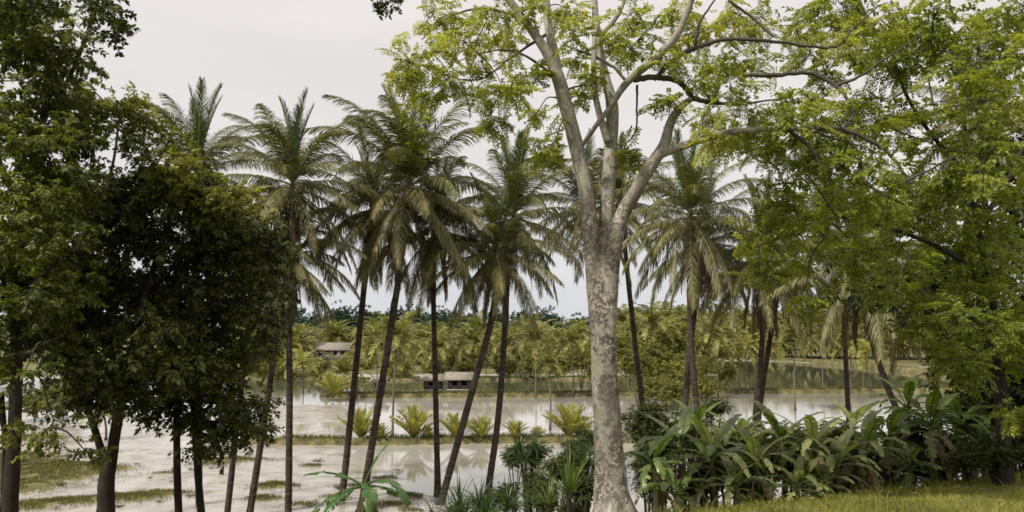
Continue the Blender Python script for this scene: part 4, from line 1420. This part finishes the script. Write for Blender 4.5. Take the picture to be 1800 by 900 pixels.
# ------------------------------------------------------------------ broad-leaved plants on the bank
def banana_leaf(seed, Ln=1.5, Wd=.2, e0=R(55), bend=R(95), tear=.35, petiole=.22):
    r_ = np.random.default_rng(seed)
    n = 26
    s_ = np.linspace(0, 1, n)
    e = e0 - bend * s_ ** 1.3
    pts = np.zeros((n, 3))
    for i in range(1, n):
        pts[i] = pts[i - 1] + Ln / (n - 1) * np.array([math.cos(e[i]), .12 * math.sin(seed) * s_[i], math.sin(e[i])])
    mb = MB()
    V, Q, T = tube(pts, np.interp(s_, [0, .3, 1], [.024, .014, .003]), 6, cap=False)
    mb.add(V, Q)
    ts = np.clip((s_ - petiole) / (1 - petiole), 0, 1)
    wd = Wd * np.sin(np.pi * np.clip(ts, 0, 1) ** .8) ** .55
    Tg = norm(np.gradient(pts, axis=0))
    side = norm(np.cross(Tg, [0, 0, 1.]))
    upv = np.cross(side, Tg)
    cols_ = np.array([0.02, .35, .7, 1.0])
    for sg in (-1, 1):
        dro = 0.0
        i = int(petiole * (n - 1))
        while i < n - 1:
            # a run of blade between two tears
            run = int(r_.integers(1, 3)) if r_.random() < tear else int(r_.integers(3, 7))
            j = min(n - 1, i + run)
            dro = r_.uniform(0.05, .5) * (1.6 if tear > .5 else 1)
            V = []
            for k in range(i, j + 1):
                sq = 0.0 if 0 < k - i < (j - i) else .012
                for c_ in cols_:
                    lat = side[k] * sg * math.cos(dro * c_ * 1.6) * wd[k] * c_ + upv[k] * (.22 * c_ - .55 * dro * c_ ** 2 * 1.6) * wd[k]
                    q = pts[k] + lat + Tg[k] * (.32 * c_ * wd[k] + (sq if k == i else -sq) * c_)
                    q = q + np.array([0, 0, -dro * .25 * wd[k] * c_ ** 2])
                    V.append(q)
            m = len(cols_)
            Q = [(a * m + b, a * m + b + 1, (a + 1) * m + b + 1, (a + 1) * m + b) for a in range(j - i) for b in range(m - 1)]
            mb.add(V, Q)
            i = j
    return mb


def bl_set(mat, Ln, Wd, specs_):
    return [banana_leaf(sd_, Ln, Wd, R(e0), R(bd), tr_).mesh('leaf', mat) for sd_, e0, bd, tr_ in specs_]


SP = [(1, 72, 60, .3), (2, 60, 100, .5), (3, 48, 115, .6), (4, 32, 105, .7), (5, 12, 85, .8), (6, 58, 130, .8)]
BG = bl_set(M['banana'], 1.3, .15, SP)
BP = bl_set(M['banana_pale'], 1.3, .15, SP)
BU = bl_set(M['banana_fresh'], 1.0, .13, [(11, 66, 30, .15), (12, 26, 50, .3), (13, 30, 105, .4), (14, 5, 60, .8)])
BD = bl_set(M['banana_dry'], 1.2, .13, [(7, -30, 50, .9), (8, -50, 30, .95), (9, 10, 110, .9)])


def banana(px, py, d, size, label, pale=False, nl=8, dry=3, az0=0, azs=None, name='banana_plant', cat='banana plant', els=None):
    """px, py: where the leaf crown sits"""
    top = P(px, py, d)
    z = tz(top.x, top.y)
    root = thing(name, label, cat, (top.x, top.y, z), 'broad leaved plants on the bank')
    h = max(top.z - z, .25)
    q = catmull([(0, 0, -.1), (.03, .02, h * .5), (0, 0, h)], 5)
    o_ = MB().add(*tube(q, np.linspace(.085, .045, len(q)) * size, 9)).build('stem', M['stem'], root)
    o_.location = (0, 0, 0)
    for i in range(nl):
        az = azs[i] if azs else az0 + i * 2.4 + random.uniform(-.3, .3)
        which = 0 if els else (i % 6 if i > 0 else 0)
        src = BU[els[i]] if els else (BP if (pale and random.random() < .5) else BG)[which]
        o_ = link('leaf', src, root, loc=(0, 0, h - .05))
        s_ = size * random.uniform(.8, 1.1)
        o_.scale = (s_, s_ * random.choice((-1, 1)), s_)
        o_.rotation_euler = (random.uniform(-.12, .12), random.uniform(-.12, .12), az)
    for i in range(dry):
        o_ = link('dry_leaf', random.choice(BD), root, loc=(0, 0, h - .15))
        o_.scale = (size,) * 3
        o_.rotation_euler = (0, 0, random.uniform(0, 6.28))
    return root


# the lone banana in front of the ponds: chosen leaf directions
banana(640, 850, 13.5, 1.15, 'small banana plant alone below the leaning palm trunks, one upright leaf', nl=7, dry=2, azs=[.35, 3.05, -1.25, -2.2, -.5, .2, 3.6], els=[0, 1, 2, 3, 2, 3, 3])
for px, py, d, s_, lab, pale in (
        (1150, 800, 12.0, .95, 'dark green banana plant right beside the pale trunk', False), (1195, 775, 12.6, 1.0, 'banana plant with wide arching leaves near the pale trunk', False), (1250, 790, 12.4, .95, 'banana plant with one long pale leaf reaching right', True),
        (1330, 800, 12.8, .95, 'pale leaved banana plant in the middle of the thicket', True), (1375, 760, 13.4, .95, 'banana plant with tall pale arching leaves behind the thicket', True), (1430, 770, 13.2, 1.0, 'banana plant with the highest arching pale leaves', True),
        (1470, 800, 12.8, .9, 'drooping pale banana plant above the grass', True), (1520, 790, 13.4, .95, 'pale banana plant left of the brown stemmed clump', True), (1560, 770, 14.0, .9, 'green banana plant behind the brown stemmed clump', False),
        (1635, 745, 14.0, 1.05, 'banana plant with brown dry leaves round its stem', False), (1690, 745, 14.6, 1.0, 'banana plant with leaves reaching the right tree', False), (1725, 780, 14.4, .8, 'banana plant in the shade of the right tree', False),
        (1290, 840, 12.0, .75, 'low pale banana plant at the grass edge', True), (1185, 850, 11.4, .7, 'low dark banana plant at the grass edge by the pale trunk', False), (1400, 845, 12.2, .7, 'low pale banana plant in front of the thicket middle', True), (1225, 735, 14.4, .8, 'banana plant rising highest beside the twin palm trunks', False), (1300, 755, 14.2, .85, 'pale banana plant at the back between the twin and crossing palm trunks', True), (1500, 735, 14.6, .85, 'pale banana plant at the back left of the brown stemmed clump', True), (1595, 715, 15, .95, 'tallest green banana plant with arching leaves left of the right tree', False), (1450, 835, 12.6, .65, 'low pale banana plant at the grass edge under the highest leaves', True), (1600, 820, 13.4, .7, 'low green banana plant at the grass edge below the brown stemmed clump', False)):
    banana(px, py + 16 - (14 if px > 1500 else 0), d, s_ * .8, lab, pale, nl=13, dry=6 if 'brown' in lab else 3, az0=random.uniform(0, 6))


def blade_tuft(n, ln, wd, seed, spread=1.0, droop=.5):
    r_ = np.random.default_rng(seed)
    mb = MB()
    for i in range(n):
        az = r_.uniform(0, 6.28)
        el = R(88) - spread * r_.random() ** .8 * R(75)
        L_ = ln * r_.uniform(.65, 1.1)
        dv = np.array([math.cos(az) * math.cos(el), math.sin(az) * math.cos(el), math.sin(el)])
        sd_ = np.array([-math.sin(az), math.cos(az), 0])
        cur = np.array([math.cos(az) * .03, math.sin(az) * .03, 0.])
        V = []
        k = 7
        for j in range(k):
            t = j / (k - 1)
            ww = wd * (1 - t) ** .6 * (.8 + .4 * min(1, t * 4)) / 2 + .001
            V += [cur - sd_ * ww, cur + np.array([0, 0, -ww * .5]), cur + sd_ * ww]
            dv = dv + np.array([0, 0, -droop / k * (1 + t)])
            dv /= np.linalg.norm(dv)
            cur = cur + dv * L_ / (k - 1)
        Q = [(a * 3 + b, a * 3 + b + 1, a * 3 + b + 4, a * 3 + b + 3) for a in range(k - 1) for b in range(2)]
        mb.add(V, Q)
    return mb


TU = [blade_tuft(46, 1.0, .045, 70 + i, 1.1, .9).mesh('leaves', M['blade']) for i in range(3)]
TUY = [blade_tuft(36, 1.0, .04, 80 + i, .7, .5).mesh('leaves', M['banana']) for i in range(2)]


def pandanus(px, py, d, s_, lab, heads=1, meshes=TU, name='screw_pine', cat='pandanus'):
    top = P(px, py, d)
    z = tz(top.x, top.y)
    root = thing(name, lab, cat, (top.x, top.y, z), 'strap leaved plants on the bank')
    h = max(top.z - z, .1)
    for k in range(heads):
        ox, oy = (0, 0) if heads == 1 else (.35 * s_ * math.cos(k * 2.3), .35 * s_ * math.sin(k * 2.3))
        hz = h * (1 if k == 0 else random.uniform(.8, 1.0))
        q = catmull([(0, 0, -.1), (ox * .3, oy * .3, hz * .6), (ox, oy, hz)], 4)
        o_ = MB().add(*tube(q, .035, 7)).build('stem', M['dark_bark'], root)
        o_.location = (0, 0, 0)
        o_ = link('leaves', random.choice(meshes), root, loc=(ox, oy, hz))
        o_.scale = (s_,) * 3
        o_.rotation_euler = (0, 0, random.uniform(0, 6.28))
    return root


for px, py, d, s_, lab, hd in (
        (925, 790, 18, .62, 'dark round headed screw pine with several heads left of the pale trunk', 4), (820, 885, 11.5, .55, 'dark spiky screw pine at the bottom edge below the slanting palm', 3), (870, 895, 11, .5, 'dark spiky screw pine at the bottom edge, second left of the pale trunk', 2),
        (775, 905, 12, .45, 'small dark screw pine leftmost at the bottom edge', 2), (1030, 800, 14, .55, 'dark strap leaved plant touching the pale trunk on its left', 3), (915, 890, 11.5, .4, 'small strap leaved plant between the screw pines and the agave', 2)):
    pandanus(px, py, d, s_, lab, hd)
for px, py, d, s_, lab in ((1000, 870, 11, .72, 'blue green agave like plant with long upright straps left of the pale trunk'), (965, 890, 11.4, .5, 'smaller upright strap plant left of the agave like plant')):
    pandanus(px, py, d, s_, lab, 1, TUY, 'strap_plant', 'plant')

# dark shrubs filling the thicket
SHM = [bush_mesh(i, M['shrub_leaf'], SML, 620, 1.0, .9, .95, nb=12) for i in range(5)]


def shrub(px, py, d, rpx, lab, cat='shrub', meshes=SHM, sq=1.0):
    top = P(px, py, d)
    z = tz(top.x, top.y)
    root = thing('shrub', lab, cat, (top.x, top.y, z), 'dark shrubs along the bank edge')
    r_ = rpx / FPX * d
    h = max(top.z - z, r_ * .5)
    c_ = link('crown', random.choice(meshes), root, loc=(0, 0, h))
    c_.scale = (r_, r_, r_ * sq)
    c_.rotation_euler = (0, 0, random.uniform(0, 6.28))
    mb = MB()
    for k in range(4):
        a_ = k * 1.6 + random.random()
        q = catmull([(0, 0, -.1), (r_ * .2 * math.cos(a_), r_ * .2 * math.sin(a_), h * .6), (r_ * .6 * math.cos(a_), r_ * .6 * math.sin(a_), h)], 4)
        mb.add(*tube(q, np.linspace(.025, .008, len(q)), 5))
    o_ = mb.build('stems', M['dark_bark'], root)
    o_.location = (0, 0, 0)


for px, py, d, r_, lab in (
        (1135, 740, 15, 48, 'dark shrub behind the first banana plants beside the pale trunk'), (1205, 755, 15.5, 48, 'dark shrub at the foot of the twin palm trunks'), (1275, 790, 14.5, 60, 'dark shrub behind the pale leaf reaching right'), (1350, 800, 14.8, 64, 'dark shrub in the middle of the thicket'),
        (1430, 815, 14.4, 62, 'dark shrub under the highest arching leaves'), (1510, 810, 15, 60, 'dark shrub left of the brown stemmed clump'), (1590, 800, 15.2, 56, 'dark shrub below the brown stemmed clump'), (1665, 790, 16, 54, 'dark shrub below the right banana plants'),
        (1730, 780, 16.5, 50, 'dark shrub under the right tree'), (1790, 770, 17, 50, 'dark shrub at the right edge of the picture'), (1150, 840, 13, 48, 'low dark shrub touching the pale trunk base'), (1230, 850, 12.8, 46, 'low dark shrub second from the pale trunk base'),
        (1320, 855, 13, 46, 'low dark shrub below the pale middle banana'), (1560, 845, 13.8, 40, 'low shrub at the grass edge left of the clump'), (1480, 850, 13.4, 44, 'low shrub at the grass edge under the drooping banana'), (1020, 850, 12.5, 40, 'leafy shrub against the pale trunk on its left'),
        (1700, 740, 15.8, 48, 'dark shrub behind the right banana plants, tallest of the thicket end'), (1775, 720, 16, 56, 'dark shrub against the right tree trunk'), (1470, 770, 14.6, 44, 'dark shrub showing between the pale arching leaves'), (1390, 770, 14.8, 40, 'dark shrub rising behind the middle banana plants'), (1310, 770, 15, 44, 'dark shrub rising behind the long pale leaf'), (1600, 750, 15.2, 40, 'dark shrub rising behind the brown stemmed clump'), (1165, 790, 13.4, 46, 'dark shrub among the first banana leaves'), (1250, 820, 13.2, 44, 'dark shrub filling the gap under the long pale leaf'),
        (985, 820, 14, 34, 'leafy shrub behind the agave like plant'), (940, 850, 14, 34, 'leafy shrub directly under the round head by the pond'), (890, 870, 13.5, 30, 'leafy shrub between two bottom edge screw pines'), (1030, 770, 16, 24, 'highest dark shrub left of the pale trunk'), (800, 905, 13, 26, 'lowest dark shrub by the leftmost screw pine'),
        (1745, 790, 12.6, 44, 'dark shrub added to darken the place before the right tree trunk'), (1795, 770, 12.8, 46, 'dark shrub added to darken the right edge in front of everything'), (1700, 800, 13.2, 36, 'dark shrub left of the right tree trunk at the grass edge'),  # first two shrubs are added as dark fill for the gloom here
        (960, 875, 13, 34, 'leafy shrub below the round headed screw pine'), (905, 800, 18.5, 26, 'dark shrub forming the left half of the round head by the pond'), (945, 795, 18.5, 26, 'dark shrub forming the right half of the round head by the pond'), (1015, 790, 15, 30, 'dark shrub behind the strap leaves at the pale trunk'), (850, 895, 13.5, 30, 'dark shrub behind the bottom edge screw pines'), (1000, 900, 12, 30, 'olive shrub at the foot of the agave like plant'), (1640, 820, 14.6, 38, 'low shrub at the grass edge right of the clump'), (1255, 715, 17, 26, 'round leafy bush between the twin trunks and pond')):
    shrub(px, py, d, r_, lab)
# broad weeds and fallen leaves soften the grass edge
FL = MB()
nfl = 260
fx = rng.uniform(1.5, 11, nfl)
fy = 10.2 + np.clip(fx - 1.9, 0, 30) * .4 + rng.normal(0, .8, nfl)
fz = terrain(fx, fy) + .05
V, T = leaf_quad(np.stack([fx, fy, fz], 1), norm(rng.normal(0, 1, (nfl, 3)) * np.array([1, 1, .15])), norm(np.array([0, 0, 1.]) + rng.normal(0, .3, (nfl, 3))), rng.uniform(.06, .16, nfl), rng.uniform(.015, .035, nfl))
o = FL.add(V, None, T).build('fallen_leaves', M['banana_dry'])
o['kind'] = 'stuff'; o['label'] = 'dry brown leaves fallen on the bank grass'; o['category'] = 'leaf litter'
# small weeds at the grass edge and on the mud
WD = [bush_mesh(i + 40, M['left_bright'], SML, 60, 1.0, 1.3, .6, nb=5) for i in range(3)]
k = 0
for px, py, d, r_ in ((1140, 905, 10.0, 12), (1180, 898, 10.4, 14), (1230, 893, 10.7, 13), (1290, 890, 11, 14), (1340, 886, 11.3, 12), (1400, 884, 11.5, 13), (1460, 878, 11.8, 14), (1530, 872, 12.1, 13), (1600, 864, 12.5, 15), (1660, 852, 12.9, 18), (1700, 846, 13.2, 16), (1160, 890, 10.9, 16), (1205, 884, 11.2, 17), (1260, 880, 11.4, 16), (1315, 878, 11.6, 18), (1370, 874, 11.8, 15), (1430, 868, 12.1, 18), (1495, 862, 12.4, 16), (1560, 856, 12.7, 18), (1630, 846, 13.1, 17), (1740, 836, 13.6, 18), (1780, 828, 14, 18)):
    top = P(px, py, d)
    z = tz(top.x, top.y)
    root = thing('weed', 'leafy green weed at the edge of the bank grass', 'weed', (top.x, top.y, z), 'weeds along the grass edge')
    c_ = link('leaves', WD[k % 3], root, loc=(0, 0, .06))
    s_ = r_ / FPX * d * 1.2
    c_.scale = (s_, s_, s_)
    k += 1
MW = [bush_mesh(i + 60, M['shrub_leaf'], SML, 50, 1.0, 1.6, .6, nb=5) for i in range(2)]
for px, py, r_ in ((310, 828, 9), (335, 830, 6), (480, 752, 10), (510, 737, 8), (520, 858, 7), (560, 812, 8), (110, 858, 8), (240, 820, 4), (262, 845, 5), (300, 852, 4), (335, 878, 7), (205, 895, 10), (395, 800, 8), (440, 800, 7), (600, 862, 8), (555, 885, 6), (700, 828, 6), (280, 888, 5), (150, 806, 6), (372, 826, 5)):
    x, y, _ = W(px, py)
    root = thing('marsh_weed', 'small dark weed tuft standing in the wet mud', 'weed', (x, y, max(tz(x, y), 0)), 'weed tufts on the mud flat')
    c_ = link('leaves', random.choice(MW), root, loc=(0, 0, .08))
    s_ = r_ / FPX * y
    c_.scale = (s_ * 1.4, s_, s_ * .55)
    c_.rotation_euler = (0, 0, random.uniform(0, 6))
